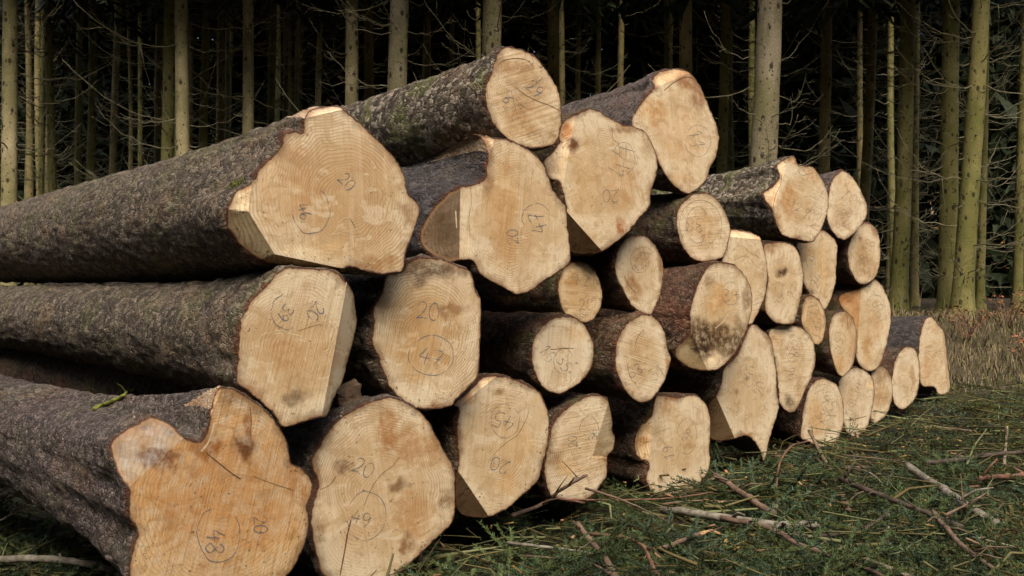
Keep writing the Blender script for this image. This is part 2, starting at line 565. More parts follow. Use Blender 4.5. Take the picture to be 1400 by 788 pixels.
def build_ground():
    xs = sorted(set([-400, -200, -100, -60] + [round(-30 + 0.5 * i, 2) for i in range(121)] + [60, 100, 200, 400]))
    ys = sorted(set([-400, -100, -30, -10, -4, 0] + [round(1 + 0.35 * i, 2) for i in range(86)] + [36, 42, 50, 60, 80, 120, 200, 400]))
    V, G = [], []
    for y in ys:
        for x in xs:
            V.append((x, y, ground_z(x, y)))
            g = smooth(10.0, 12.5, y + 0.55 * (x - 4.5) + 0.9 * noise.noise(Vector((x * .7, y * .7, 5)))) * (1 - 0.75 * smooth(17.5, 20.5, y + 0.2 * x))
            if x < 2:
                g *= 0.2
            G.append(g)
    nx = len(xs)
    Fc = [(j * nx + i, j * nx + i + 1, (j + 1) * nx + i + 1, (j + 1) * nx + i) for j in range(len(ys) - 1) for i in range(nx - 1)]
    me = mesh("ground", V, Fc, M_GROUND, True)
    a = me.attributes.new('grassy', 'FLOAT', 'POINT')
    a.data.foreach_set('value', G)
    o = link("ground", me)
    o['kind'] = 'structure'


build_ground()

# ------------------------------------------------------------------ logs
ZM = {  # origin and scale of the enlarged views the outlines were measured in
    'Z1': (280, 130, 3.031), 'Z2': (300, 350, 3.15), 'Z3': (130, 510, 2.834), 'Z4': (400, 520, 2.938),
    'Z5': (540, 160, 3.154), 'Z6': (480, 340, 3.425), 'Z7': (640, 50, 4.6375), 'Z8': (590, 500, 3.583),
    'Y1': (730, 80, 2.815), 'Y2': (720, 300, 4.925), 'Y3': (710, 420, 5.627), 'Y4': (730, 520, 4.377),
    'Y5': (860, 240, 2.815), 'Y6': (940, 420, 3.58), 'Y7': (1020, 200, 3.285), 'Y8': (1040, 370, 3.03), 'P': (0, 0, 1.0),
}


def pile_depth(px):
    u = (px - 700) / F
    s = (PB[1] * u - PB[0]) / (PD[0] - PD[1] * u)
    return PB[1] + PD[1] * s


def inside(P, poly):
    P = np.asarray(P)
    x, y = P[:, 0], P[:, 1]
    r = np.zeros(len(P), dtype=bool)
    n = len(poly)
    for i in range(n):
        x1, y1 = poly[i]
        x2, y2 = poly[(i + 1) % n]
        if y1 == y2:
            continue
        c = (y1 > y) != (y2 > y)
        r ^= c & (x < (x2 - x1) * (y - y1) / (y2 - y1) + x1)
    return r


def seg_dist(P, A, B):
    P = np.asarray(P)
    AB = B - A
    t = np.clip(((P - A) @ AB) / max(1e-12, AB @ AB), 0, 1)
    return np.linalg.norm(P - (A + t[..., None] * AB), axis=-1)


DIG = {
    '0': [[(.3, 0), (.08, .2), (.02, .6), (.15, .95), (.35, 1), (.55, .75), (.56, .3), (.4, .03), (.27, .02)]],
    '1': [[(.08, .3), (.34, 0), (.3, .5), (.27, 1)]],
    '2': [[(.05, .25), (.18, .04), (.4, .02), (.52, .2), (.42, .5), (.2, .8), (0, 1), (.3, .93), (.6, .97)]],
    '3': [[(.05, .1), (.3, 0), (.52, .14), (.45, .38), (.2, .47), (.5, .58), (.54, .85), (.25, 1), (0, .88)]],
    '4': [[(.3, 0), (.16, .3), (.03, .6), (.35, .58), (.62, .53)], [(.46, .28), (.42, .65), (.4, 1)]],
    '5': [[(.55, .02), (.14, .03), (.1, .42), (.36, .38), (.54, .6), (.42, .92), (.05, .98)]],
    '6': [[(.48, 0), (.18, .3), (.04, .68), (.2, 1), (.5, .88), (.48, .6), (.24, .55), (.06, .75)]],
    '7': [[(0, .05), (.55, 0), (.4, .45), (.25, 1)], [(.1, .52), (.52, .45)]],
    '8': [[(.32, .47), (.08, .25), (.3, 0), (.52, .2), (.32, .47), (.05, .75), (.3, 1), (.56, .78), (.32, .47)]],
    '9': [[(.52, .25), (.3, 0), (.06, .22), (.2, .5), (.46, .4), (.53, .2), (.48, .6), (.3, 1)]],
}


class Log:
    pass


def make_log(zoom, outline, label, bark='brown', facets=(), dz=0.0, vp=(-400, 390), length=4.6, rk=0.93, flare=0.40,
             taper=0.012, marks=(), stains=(), cracks=(), pith=None, rings=46, step=3.0, big=False, tint=(1, 1, 1), drop=0.0, bare=(), sang=None, heart=0.15):
    ox, oy, sc = ZM[zoom]

    def px(p):
        return np.array([ox + p[0] / sc, oy + p[1] / sc])

    L = Log()
    seed = rng.uniform(0, 50)
    loop0 = spline([px(p) for p in outline], 8, True)
    # resample evenly, a little ragged
    pts = np.array(loop0 + [loop0[0]])
    seg = np.linalg.norm(np.diff(pts, axis=0), axis=1)
    cum = np.concatenate([[0], np.cumsum(seg)])
    nb = max(48, int(cum[-1] / step))
    tt = np.linspace(0, cum[-1], nb, endpoint=False)
    B2 = np.stack([np.interp(tt, cum, pts[:, 0]), np.interp(tt, cum, pts[:, 1])], 1)
    for i in range(nb):
        q = Vector((B2[i, 0] * 0.12, B2[i, 1] * 0.12, seed))
        B2[i] += 1.0 * np.array([noise.noise(q), noise.noise(q + Vector((9, 3, 1)))])
        q = q * 4.5
        B2[i] += 0.7 * np.array([noise.noise(q), noise.noise(q + Vector((5, 3, 1)))])
    cen = (B2.min(0) + B2.max(0)) / 2
    # polygon centroid
    x, y = B2[:, 0], B2[:, 1]
    cr = x * np.roll(y, -1) - np.roll(x, -1) * y
    ar = cr.sum() / 2
    cen = np.array([((x + np.roll(x, -1)) * cr).sum(), ((y + np.roll(y, -1)) * cr).sum()]) / (6 * ar)
    Z = pile_depth(cen[0]) + dz
    ax = ray(*vp)
    ax = ax / np.linalg.norm(ax)
    if ax[1] < 0:
        ax = -ax
    nrm = -ax
    C0 = unp(cen[0], cen[1], Z)

    def main_hit(p):
        r = ray(*p)
        return CAMV + r * (((C0 - CAMV) @ nrm) / (r @ nrm))

    planes = []
    c3 = main_hit(cen)
    for fc in facets:
        a, b, tilt = px(fc[0]), px(fc[1]), R(fc[2])
        ftint = fc[3] if len(fc) > 3 else (1, 1, 1)
        clip = fc[4] if len(fc) > 4 else None
        A3, B3 = main_hit(a), main_hit(b)
        e = (B3 - A3) / np.linalg.norm(B3 - A3)
        m = np.cross(e, nrm)
        if m @ (c3 - A3) > 0:
            m = -m
        nf = nrm * math.cos(tilt) + m * math.sin(tilt)
        if clip is not None:
            q0, q1 = px(clip[:2]), px(clip[2:])
            clip = (q0[0], q0[1], q1[0], q1[1])
        planes.append((A3, nf, ftint, clip, a, b))

    def surf(p):
        r = ray(*p)
        t = ((C0 - CAMV) @ nrm) / (r @ nrm)
        k, nn = -1, nrm
        for i, (A3, nf, _, clip, a, b) in enumerate(planes):
            if clip is not None and not (clip[0] <= p[0] <= clip[2] and clip[1] <= p[1] <= clip[3]):
                continue
            d = r @ nf
            if d > -0.05:
                continue
            t2 = ((A3 - CAMV) @ nf) / d
            if t2 > t + 1e-9:
                t, k, nn = t2, i, nf
        return CAMV + r * t, nn, k

    # ---- triangulate the cut in the picture of its own plane
    g = step * 0.95
    gx = np.arange(x.min(), x.max(), g)
    gy = np.arange(y.min(), y.max(), g * 0.87)
    G = np.array([(xx + (g / 2 if j % 2 else 0) + rng.uniform(-.2, .2) * g, yy + rng.uniform(-.2, .2) * g) for j, yy in enumerate(gy) for xx in gx])
    G = G[inside(G, B2)]
    dmin = np.full(len(G), 1e9)
    for i in range(nb):
        dmin = np.minimum(dmin, seg_dist(G, B2[i], B2[(i + 1) % nb]))
    G = G[dmin > g * 0.45]
    extra, edges = [], [(i, (i + 1) % nb) for i in range(nb)]
    rid = []
    for (_, _, _, clip, a, b) in planes:
        k = max(2, int(np.linalg.norm(b - a) / g))
        for i in range(k + 1):
            q = a + (b - a) * i / k
            if inside([q], B2)[0] and min(seg_dist(np.array([q]), B2[j], B2[(j + 1) % nb])[0] for j in range(nb)) > 0.4:
                rid.append(q)
    rid = np.array(rid) if rid else np.zeros((0, 2))
    if len(rid) and len(G):
        dr = np.min(np.linalg.norm(G[:, None] - rid[None], axis=2), axis=1)
        G = G[dr > g * 0.5]
    allp = np.concatenate([B2, rid, G]) if len(G) else B2
    res = delaunay_2d_cdt([Vector(p) for p in allp], edges, [], 0, 1e-4)
    V2 = np.array([tuple(v) for v in res[0]])
    T = [tuple(f) for f in res[2]]
    cent = np.array([V2[list(f)].mean(0) for f in T])
    keep = inside(cent, B2)
    T = [T[i] for i in range(len(T)) if keep[i]]
    cent = cent[keep]
    V3 = np.array([surf(p)[0] for p in V2])
    Bd = np.array([surf(p)[0] for p in B2])
    base = np.array([c3[0], c3[1], 0.0])
    base[2] = Bd[:, 2].min()
    # fix winding
    F2 = []
    for f in T:
        a, b, c = V3[f[0]], V3[f[1]], V3[f[2]]
        F2.append(f if np.cross(b - a, c - a) @ nrm > 0 else f[::-1])
    root = thing("felled_log", label, "log", tuple(base), "cut spruce logs stacked in the pile")
    me = mesh("cut_face", V3 - base, F2, M_WOOD)
    # face-plane coordinates
    ex = np.cross(np.array([0, 0, 1.0]), nrm)
    ex /= np.linalg.norm(ex)
    ey = np.cross(nrm, ex)
    p3 = main_hit(px(pith)) if pith is not None else c3
    rad = math.sqrt(abs(ar)) / math.sqrt(math.pi) * Z / F
    ang = rng.uniform(-0.6, 0.6)
    fx = (V3 - p3) @ ex
    fy = (V3 - p3) @ ey
    rn = np.hypot(fx, fy) / (rad * 1.12)
    rim = np.full(len(V3), 1e9)
    for i in range(nb):
        rim = np.minimum(rim, seg_dist(V3, Bd[i], Bd[(i + 1) % nb]))
    at = me.attributes.new('fco', 'FLOAT_VECTOR', 'POINT')
    at.data.foreach_set('vector', np.stack([fx, fy, np.full(len(fx), seed)], 1).astype(np.float32).ravel())
    sa_ = sang if sang is not None else rng.choice((0, 0, 1)) * 1.57 + rng.uniform(-.35, .35)
    at = me.attributes.new('sco', 'FLOAT_VECTOR', 'POINT')
    at.data.foreach_set('vector', np.stack([fx * math.sin(sa_) + fy * math.cos(sa_), fx * math.cos(sa_) - fy * math.sin(sa_), np.full(len(fx), seed)], 1).astype(np.float32).ravel())
    at = me.attributes.new('rim', 'FLOAT', 'POINT')
    at.data.foreach_set('value', rim.astype(np.float32))
    at = me.attributes.new('rn', 'FLOAT', 'POINT')
    at.data.foreach_set('value', rn.astype(np.float32))
    at = me.attributes.new('heart', 'FLOAT', 'POINT')
    at.data.foreach_set('value', np.full(len(V2), heart, dtype=np.float32))
    st = np.ones((len(V2), 3)) * np.array(tint)
    WN = np.array([(noise.noise(Vector((p[0] * .055, p[1] * .055, seed))) + .6 * noise.noise(Vector((p[0] * .16, p[1] * .16, seed + 4))),
                    noise.noise(Vector((p[0] * .055, p[1] * .055, seed + 9))) + .6 * noise.noise(Vector((p[0] * .16, p[1] * .16, seed + 13)))) for p in V2])
    for (sx, sy, srx, sry, scol) in stains:
        q = px((sx, sy))
        d = np.hypot((V2[:, 0] - q[0]) / (srx / sc) + .55 * WN[:, 0], (V2[:, 1] - q[1]) / (sry / sc) + .55 * WN[:, 1])
        w = np.clip((1.25 - d) * 1.3, 0, 1)
        w = w * w * (3 - 2 * w)
        st *= (1 - w[:, None]) + w[:, None] * np.array(scol)
    ft = []
    for p in cent:
        k = surf(p)[2]
        ft.append(planes[k][2] if k >= 0 else (1, 1, 1))
    at = me.attributes.new('wtint', 'FLOAT_COLOR', 'CORNER')
    cc = np.ones((len(F2) * 3, 4), dtype=np.float32)
    fc4 = np.ones((len(F2) * 3, 4), dtype=np.float32)
    for i, f in enumerate(F2):
        for j in range(3):
            cc[i * 3 + j, :3] = st[f[j]]
            fc4[i * 3 + j, :3] = ft[i]
    at.data.foreach_set('color', cc.ravel())
    at = me.attributes.new('ftint', 'FLOAT_COLOR', 'CORNER')
    at.data.foreach_set('color', fc4.ravel())
    face = link("cut_face", me, root)

    # ---- the bark body, swept back along the log
    Cax = Bd.mean(0)
    Cax = c3 + 0.0
    ti = (Bd - Cax) @ ax
    oi = Bd - Cax - ti[:, None] * ax
    u1 = np.cross(ax, np.array([0, 0, 1.0]))
    u1 /= np.linalg.norm(u1)
    u2 = np.cross(u1, ax)
    th = np.unwrap(np.arctan2(oi @ u2, oi @ u1))
    sgn = 1 if th[-1] > th[0] else -1
    th = th * sgn
    # monotone angles
    mono = np.maximum.accumulate(th)
    mono2 = np.minimum.accumulate(th[::-1])[::-1]
    th = sgn * ((mono + mono2) / 2)
    rmean = np.linalg.norm(oi, axis=1).mean()
    r0 = rmean * rk
    S = np.concatenate([[0, 0.002, 0.006, 0.012], np.linspace(0.02, 1, rings) ** 1.35])
    S = np.unique(S)
    BV, bco, tdl = [], [], []
    for s in S:
        for i in range(nb):
            t = ti[i] + (length - ti[i]) * s
            tau = t - ti[i]
            w = math.exp(-(tau / flare)) if tau > 0 else 1.0
            Rt = r0 * (1 - taper * t)
            u = u1 * math.cos(th[i]) + u2 * math.sin(th[i])
            lump = 1 + 0.035 * noise.noise(Vector((math.cos(th[i]) * 1.3, math.sin(th[i]) * 1.3, t * 0.8 + seed)))
            off = oi[i] * w + u * (Rt * lump) * (1 - w)
            P = Cax + ax * t + off
            P[2] -= drop * t
            k = min(1.0, tau / 0.04)
            ro = off / max(1e-6, np.linalg.norm(off))
            q = Vector((P[0] * 7, P[1] * 7, P[2] * 7))
            d = 0.007 + 0.010 * noise.noise(q)
            if big:
                d += 0.005 * noise.noise(q * 4.1) + 0.003 * noise.noise(q * 10.0)
            th2 = 0.010 * max(0.1, 0.55 + 1.1 * noise.noise(q * 3.3 + Vector((3, 1, 8)))) * min(1.0, tau / 0.006)
            P = P + ro * (d * k + th2)
            if 0.0005 < tau < 0.05:
                P = P - ax * (0.009 * noise.noise(q * 5.0 + Vector((1, 7, 2))))
            BV.append(P - base)
            bco.append((off @ u1, off @ u2, t + seed))
            tdl.append(tau)
    BF = []
    ns = len(S)
    for j in range(ns - 1):
        for i in range(nb):
            i2 = (i + 1) % nb
            f = (j * nb + i, j * nb + i2, (j + 1) * nb + i2, (j + 1) * nb + i)
            BF.append(f if sgn < 0 else f[::-1])
    BF.append(tuple((ns - 1) * nb + i for i in range(nb)))
    bm_ = mesh("bark", BV, BF, BARK[bark], True)
    bmm = bmesh.new()
    bmm.from_mesh(bm_)
    bmesh.ops.recalc_face_normals(bmm, faces=bmm.faces)
    bmm.to_mesh(bm_)
    bmm.free()
    at = bm_.attributes.new('bco', 'FLOAT_VECTOR', 'POINT')
    at.data.foreach_set('vector', np.array(bco, dtype=np.float32).ravel())
    if bare:
        BW = np.array(BV) + base
        pp = np.stack([700 + BW[:, 0] / BW[:, 1] * F, 394 - (BW[:, 2] - CAM_H) / BW[:, 1] * F], 1)
        bv = np.zeros(len(BW))
        for poly in bare:
            pl = np.array([px(p) for p in poly])
            bv[inside(pp, pl) & (np.array(tdl) < 1.2)] = 1.0
        at = bm_.attributes.new('bare', 'FLOAT', 'POINT')
        at.data.foreach_set('value', bv.astype(np.float32))
    at = bm_.attributes.new('tdist', 'FLOAT', 'POINT')
    at.data.foreach_set('value', np.array(tdl, dtype=np.float32))
    link("bark", bm_, root)

    # ---- crayon numbers and cracks on the face
    def ribbon(stroke_px, wid, lift):
        V, Fc = [], []
        P = [surf(p) for p in stroke_px]
        Q = [p[0] + p[1] * lift for p in P]
        for i in range(len(Q)):
            d = Q[min(i + 1, len(Q) - 1)] - Q[max(i - 1, 0)]
            l = np.linalg.norm(d)
            if l < 1e-9:
                d, l = ex, 1.0
            sd = np.cross(d / l, P[i][1])
            w = wid * (0.75 + 0.5 * rng.random())
            if i in (0, len(Q) - 1):
                w *= 0.5
            V += [Q[i] + sd * w / 2 - base, Q[i] - sd * w / 2 - base]
        for i in range(len(Q) - 1):
            Fc.append((2 * i, 2 * i + 1, 2 * i + 3, 2 * i + 2))
        return V, Fc

    for mk in marks:
        text, mx, my, mh, mang = mk[:5]
        circ = mk[5] if len(mk) > 5 else None
        parts = []
        ca, sa = math.cos(R(mang)), math.sin(R(mang))
        W = 0.70 * mh
        x0 = -W * len(text) / 2
        wid = 0.0046
        for ci, ch in enumerate(text):
            for strk in DIG[ch]:
                pl = []
                for (a, b) in strk:
                    lx = x0 + ci * W + a * mh + 0.09 * mh + rng.uniform(-.02, .02) * mh
                    ly = (b - 0.5) * mh + rng.uniform(-.02, .02) * mh
                    pl.append(px((mx + lx * ca - ly * sa, my + lx * sa + ly * ca)))
                parts.append(ribbon(spline(pl, 5), wid, 0.0012))
        if circ:
            qx, qy, rx, ry, a0, a1 = circ
            pl = []
            for k in range(14):
                t = R(a0 + (a1 - a0) * k / 13)
                wob = 1 + rng.uniform(-.04, .04)
                pl.append(px((qx + rx * wob * math.cos(t), qy + ry * wob * math.sin(t))))
            parts.append(ribbon(spline(pl, 5), wid * 0.7, 0.0012))
        v, f = merge(parts)
        link("written_number", mesh("written_number", v, f, M_PENCIL if Z < 4.9 else M_PENCIL2), face)
    for ck in cracks:
        mat, wid, pl = ck
        v, f = ribbon(spline([px(p) for p in pl], 5), wid * 0.6, 0.0008)
        link("crack" if mat is M_CRACK else "torn_fibre", mesh("crack", v, f, mat), face)
    return root


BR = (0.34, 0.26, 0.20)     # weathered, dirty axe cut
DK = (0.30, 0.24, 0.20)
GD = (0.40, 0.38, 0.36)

# --- the big butts at the left
make_log('Z1', [(435, 66), (480, 53), (558, 50), (640, 115), (720, 190), (790, 265), (825, 330), (845, 410), (888, 460), (880, 520),
                (860, 580), (835, 650), (822, 725), (790, 735), (740, 742), (680, 735), (610, 712), (560, 722), (450, 712), (350, 705), (262, 697),
                (180, 650), (130, 600), (95, 550), (90, 500), (100, 455), (130, 400), (190, 365), (225, 310), (280, 255), (315, 215), (330, 165),
                (370, 150), (408, 158), (413, 100)],
         "huge log marked 46 with chamfered corners and a moss tuft, lying on log 39",
         'grey', bare=[[(330, 88), (350, 70), (440, 40), (480, 40), (440, 92), (410, 99)]], facets=[((412, 97), (566, 62), 52, (1.25, 1.3, 1.35)), ((192, 365), (180, 482), 40, (1.2, 1.2, 1.15)), ((180, 482), (290, 660), 48, (0.62, 0.60, 0.52)),  # sunlit top bevel and shaded lower corner are painted into the facet tints
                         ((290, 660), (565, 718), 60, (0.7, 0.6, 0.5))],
         vp=(-400, 392), length=8.5, rk=0.88, heart=0.45, flare=0.62, taper=0.012, rings=150, step=3.0, big=True, pith=(595, 425),
         marks=[('46', 410, 480, 50, 65, (440, 480, 78, 95, -60, 170)), ('20', 588, 358, 52, 48)],
         cracks=[(M_TORN, 0.005, [(525, 578), (545, 560), (560, 525), (578, 510), (600, 510)]), (M_TORN, 0.005, [(525, 578), (560, 572), (590, 565), (612, 590), (612, 630), (580, 680), (566, 716)]),
                 (M_CRACK, 0.004, [(600, 508), (615, 535), (625, 555)])],
         stains=[(330, 380, 150, 190, (0.92, 0.80, 0.68)), (450, 640, 150, 50, (1.15, 1.15, 1.1)), (850, 480, 45, 60, (0.6, 0.5, 0.42)), (720, 700, 110, 35, (0.75, 0.6, 0.45))])
make_log('Z2', [(300, 48), (400, 55), (490, 65), (545, 110), (572, 150), (585, 220), (592, 290), (575, 370), (550, 460), (530, 540), (490, 620), (462, 690),
                (440, 695), (370, 712), (275, 737), (240, 690), (180, 630), (120, 580), (75, 540), (80, 440), (83, 350), (92, 280), (125, 210), (150, 180),
                (200, 130), (250, 75)],
         "log marked 39 with a pale split edge, lying under the huge log 46",
         'grey', facets=[((553, 100), (440, 697), 38, (1.05, 1.03, 1.0))], vp=(-430, 392), length=8.5, rk=0.75, heart=0.3, flare=0.45, taper=0.014, rings=150, big=True,
         pith=(320, 410), marks=[('39', 285, 245, 52, 125, (285, 240, 62, 75, 60, 260)), ('20', 415, 240, 55, 128)],
         cracks=[(M_TORN, 0.006, [(178, 343), (215, 330), (260, 322), (300, 335), (345, 345), (375, 362)]), (M_CRACK, 0.003, [(335, 325), (385, 308), (440, 292)]),
                 (M_TORN, 0.006, [(548, 112), (525, 200), (505, 300), (470, 400), (440, 415)])],
         stains=[(320, 610, 60, 40, GD), (130, 590, 60, 60, (0.6, 0.5, 0.42)), (300, 720, 160, 45, (0.62, 0.55, 0.46)), (310, 420, 140, 110, (0.92, 0.83, 0.72))])
make_log('Z3', [(480, 58), (530, 60), (590, 95), (650, 135), (700, 190), (740, 260), (755, 320), (760, 350), (800, 370), (838, 420), (838, 470), (822, 510),
                (828, 600), (800, 690), (760, 765), (700, 820), (600, 862), (450, 880), (300, 870), (190, 840), (135, 800), (132, 760), (145, 690), (165, 615), (150, 585),
                (130, 555), (133, 470), (128, 445), (95, 400), (60, 290), (90, 240), (200, 178), (250, 180), (300, 203), (345, 250),
                (400, 268), (425, 248), (440, 195), (447, 140), (460, 95)],
         "huge fluted log marked 48 with a separate greyish cut on its shoulder",
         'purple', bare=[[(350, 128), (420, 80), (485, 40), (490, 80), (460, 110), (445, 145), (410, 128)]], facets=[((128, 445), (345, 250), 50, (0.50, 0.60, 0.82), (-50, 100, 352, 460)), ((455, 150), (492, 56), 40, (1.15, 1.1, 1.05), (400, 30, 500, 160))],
         vp=(-700, 330), heart=0.85, tint=(0.95, 0.76, 0.55), length=7.5, rk=0.66, flare=0.55, taper=0.02, rings=150, big=True, pith=(540, 470), dz=-0.05,
         marks=[('48', 466, 652, 72, 93, (478, 625, 82, 108, -40, 250)), ('20', 640, 585, 52, 85)],
         stains=[(585, 285, 42, 60, (0.33, 0.24, 0.19)), (590, 200, 18, 90, (0.6, 0.45, 0.36)), (540, 85, 70, 40, (0.55, 0.5, 0.45)), (250, 330, 85, 55, (0.42, 0.34, 0.33)), (150, 220, 120, 60, (1.1, 1.02, 1.0)), (400, 400, 330, 260, (0.97, 0.85, 0.70)),
                 (640, 620, 160, 120, (1.0, 0.9, 0.75)), (790, 430, 50, 90, (0.75, 0.6, 0.45)), (430, 290, 60, 50, (0.6, 0.45, 0.3))],
         cracks=[(M_CRACK, 0.007, [(430, 310), (480, 350), (530, 390), (565, 412)]), (M_TORN, 0.012, [(410, 305), (435, 275), (450, 240), (462, 190)]), (M_CRACK, 0.005, [(600, 130), (605, 190), (600, 240)]),
                 (M_CRACK, 0.003, [(610, 400), (690, 430), (770, 455)])])
make_log('Z4', [(385, 68), (440, 80), (500, 120), (535, 150), (580, 230), (625, 310), (650, 360), (653, 450), (650, 545), (635, 580), (560, 650), (500, 710),
                (440, 765), (400, 805), (330, 835), (230, 830), (150, 800), (115, 770), (95, 700), (78, 620), (72, 545), (95, 460), (100, 400), (75, 330),
                (110, 260), (140, 210), (200, 145), (260, 110), (310, 88)],
         "broad round log marked 49 in the bottom row beside the fluted log 48",
         'purple', vp=(-420, 392), length=6.5, rk=0.93, heart=0.35, flare=0.3, rings=90, big=True,
         marks=[('49', 272, 556, 60, 18, (295, 545, 80, 97, -150, 170)), ('20', 284, 350, 62, 25)],
         cracks=[(M_CRACK, 0.004, [(430, 310), (400, 345), (360, 375), (325, 420), (300, 470), (285, 510)]), (M_CRACK, 0.010, [(235, 560), (222, 610), (210, 680), (190, 785)]),
                 (M_CRACK, 0.004, [(110, 440), (150, 420), (175, 385)])],
         stains=[(200, 340, 40, 35, DK), (430, 420, 42, 30, (0.42, 0.34, 0.28)), (500, 260, 120, 90, (0.78, 0.62, 0.47)), (380, 200, 40, 90, (0.72, 0.52, 0.35)), (620, 490, 40, 50, (0.5, 0.42, 0.36)),
                 (90, 380, 30, 60, (0.5, 0.42, 0.36)), (460, 660, 30, 45, (0.5, 0.4, 0.33)), (100, 600, 40, 60, (0.62, 0.53, 0.45)), (140, 560, 70, 60, (1.12, 1.14, 1.14)), (490, 560, 90, 120, (0.88, 0.74, 0.6))])
make_log('Z6', [(260, 75), (340, 42), (440, 55), (500, 80), (560, 110), (585, 205), (608, 240), (605, 400), (595, 600), (560, 640), (490, 710), (470, 735),
                (420, 748), (350, 752), (290, 740), (240, 710), (190, 660), (150, 580), (125, 500), (100, 440), (105, 370), (105, 280), (145, 210), (160, 140),
                (190, 120), (240, 108)],
         "squarish log with 20 above an encircled 47, its top edge stained grey",
         'grey', vp=(-400, 390), length=5.5, rk=0.93, heart=0.25, flare=0.25, rings=60, big=True,
         marks=[('20', 357, 292, 80, 6), ('47', 368, 510, 82, 18, (375, 500, 105, 93, -130, 200))],
         stains=[(330, 90, 130, 55, (0.36, 0.33, 0.31)), (450, 110, 110, 45, (0.5, 0.46, 0.42)), (320, 160, 40, 30, (0.4, 0.34, 0.3)), (470, 290, 70, 40, (0.6, 0.48, 0.38)), (400, 735, 40, 30, (0.5, 0.3, 0.2)),
                 (330, 400, 150, 230, (0.95, 0.85, 0.72)), (395, 640, 90, 60, (1.1, 1.12, 1.14))])
make_log('Z5', [(345, 75), (420, 90), (480, 100), (560, 130), (625, 185), (660, 250), (685, 320), (735, 390), (745, 480), (755, 620), (700, 670), (640, 710),
                (590, 745), (530, 765), (480, 745), (430, 715), (370, 680), (335, 620), (270, 620), (235, 625), (170, 600), (120, 560), (110, 500), (150, 420),
                (215, 345), (270, 310), (330, 295), (385, 270), (395, 215), (400, 160), (385, 120), (365, 85)],
         "large log with sideways 47 and 20, a brown weathered side cut and black bark above",
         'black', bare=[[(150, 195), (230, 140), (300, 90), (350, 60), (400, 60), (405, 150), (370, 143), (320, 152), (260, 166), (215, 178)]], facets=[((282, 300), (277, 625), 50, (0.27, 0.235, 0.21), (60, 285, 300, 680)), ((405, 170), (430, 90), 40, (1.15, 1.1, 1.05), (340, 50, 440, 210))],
         vp=(-380, 392), heart=0.35, length=5.5, rk=0.90, flare=0.35, rings=60, big=True, pith=(520, 430),
         marks=[('47', 618, 460, 68, -104, (610, 435, 62, 60, 150, 330)), ('20', 507, 520, 48, -95)],
         stains=[(400, 130, 20, 70, (0.55, 0.45, 0.36)), (400, 300, 25, 60, (0.6, 0.5, 0.4)), (230, 480, 60, 110, (0.6, 0.55, 0.5)), (470, 420, 60, 250, (0.96, 0.86, 0.72)), (300, 560, 45, 60, (1.15, 1.15, 1.15)),
                 (340, 110, 60, 40, (0.75, 0.55, 0.4))],
         cracks=[(M_TORN, 0.008, [(262, 405), (264, 440), (266, 480)]), (M_CRACK, 0.003, [(325, 300), (330, 370), (318, 440), (325, 520)])])
make_log('Z7', [(230, 70), (270, 68), (320, 80), (370, 95), (430, 130), (470, 180), (520, 250), (560, 320), (585, 400), (592, 480), (590, 560), (575, 640),
                (545, 680), (480, 700), (400, 712), (330, 690), (270, 665), (230, 630), (180, 580), (145, 520), (115, 440), (108, 360), (120, 300), (145, 240),
                (165, 170), (190, 105)],
         "topmost log of the pile with flaky scaled bark and a dirty scratched end",
         'flaky', vp=(-400, 420), length=5.5, rk=0.90, flare=0.3, taper=0.012, rings=80, big=True, dz=0.1,
         marks=[('19', 262, 430, 75, -100), ('29', 420, 330, 80, 45)],
         stains=[(290, 190, 120, 50, (0.7, 0.58, 0.48)), (340, 380, 170, 200, (0.80, 0.74, 0.70)), (330, 560, 120, 130, (0.82, 0.70, 0.58)), (480, 640, 110, 60, (0.68, 0.6, 0.52))],
         cracks=[(M_CRACK, 0.003, [(270, 340), (290, 420), (310, 500)]), (M_CRACK, 0.004, [(380, 330), (440, 290), (475, 258)]), (M_CRACK, 0.006, [(300, 320), (360, 370), (440, 410), (520, 440), (585, 475)]),
                 (M_CRACK, 0.005, [(190, 180), (230, 150), (300, 140), (370, 150), (410, 190)]), (M_CRACK, 0.003, [(300, 390), (340, 440), (380, 460)])])
make_log('Z8', [(240, 65), (300, 52), (360, 55), (440, 80), (520, 125), (560, 190), (578, 280), (570, 380), (545, 480), (520, 560), (470, 615), (415, 660),
                (400, 680), (340, 715), (280, 742), (220, 745), (150, 730), (120, 690), (115, 600), (118, 530), (130, 480), (128, 380), (125, 300), (135, 220),
                (108, 190), (150, 150), (200, 110)],
         "log with ringed 45 and one brown cut-away lower corner, beside the broad log 49",
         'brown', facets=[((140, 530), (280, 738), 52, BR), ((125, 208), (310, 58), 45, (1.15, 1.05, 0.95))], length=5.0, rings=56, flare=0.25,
         marks=[('45', 355, 275, 78, 205, (360, 270, 70, 85, -40, 290)), ('20', 335, 490, 68, 200)],
         stains=[(320, 125, 40, 25, (0.55, 0.45, 0.36)), (130, 390, 30, 90, (0.5, 0.42, 0.36)), (420, 400, 90, 120, (1.02, 0.95, 0.85)), (370, 570, 60, 90, (0.95, 0.8, 0.62)), (170, 150, 70, 40, (0.85, 0.65, 0.5))],
         cracks=[(M_CRACK, 0.004, [(480, 215), (460, 270), (420, 340), (370, 375), (330, 410), (300, 440)])])
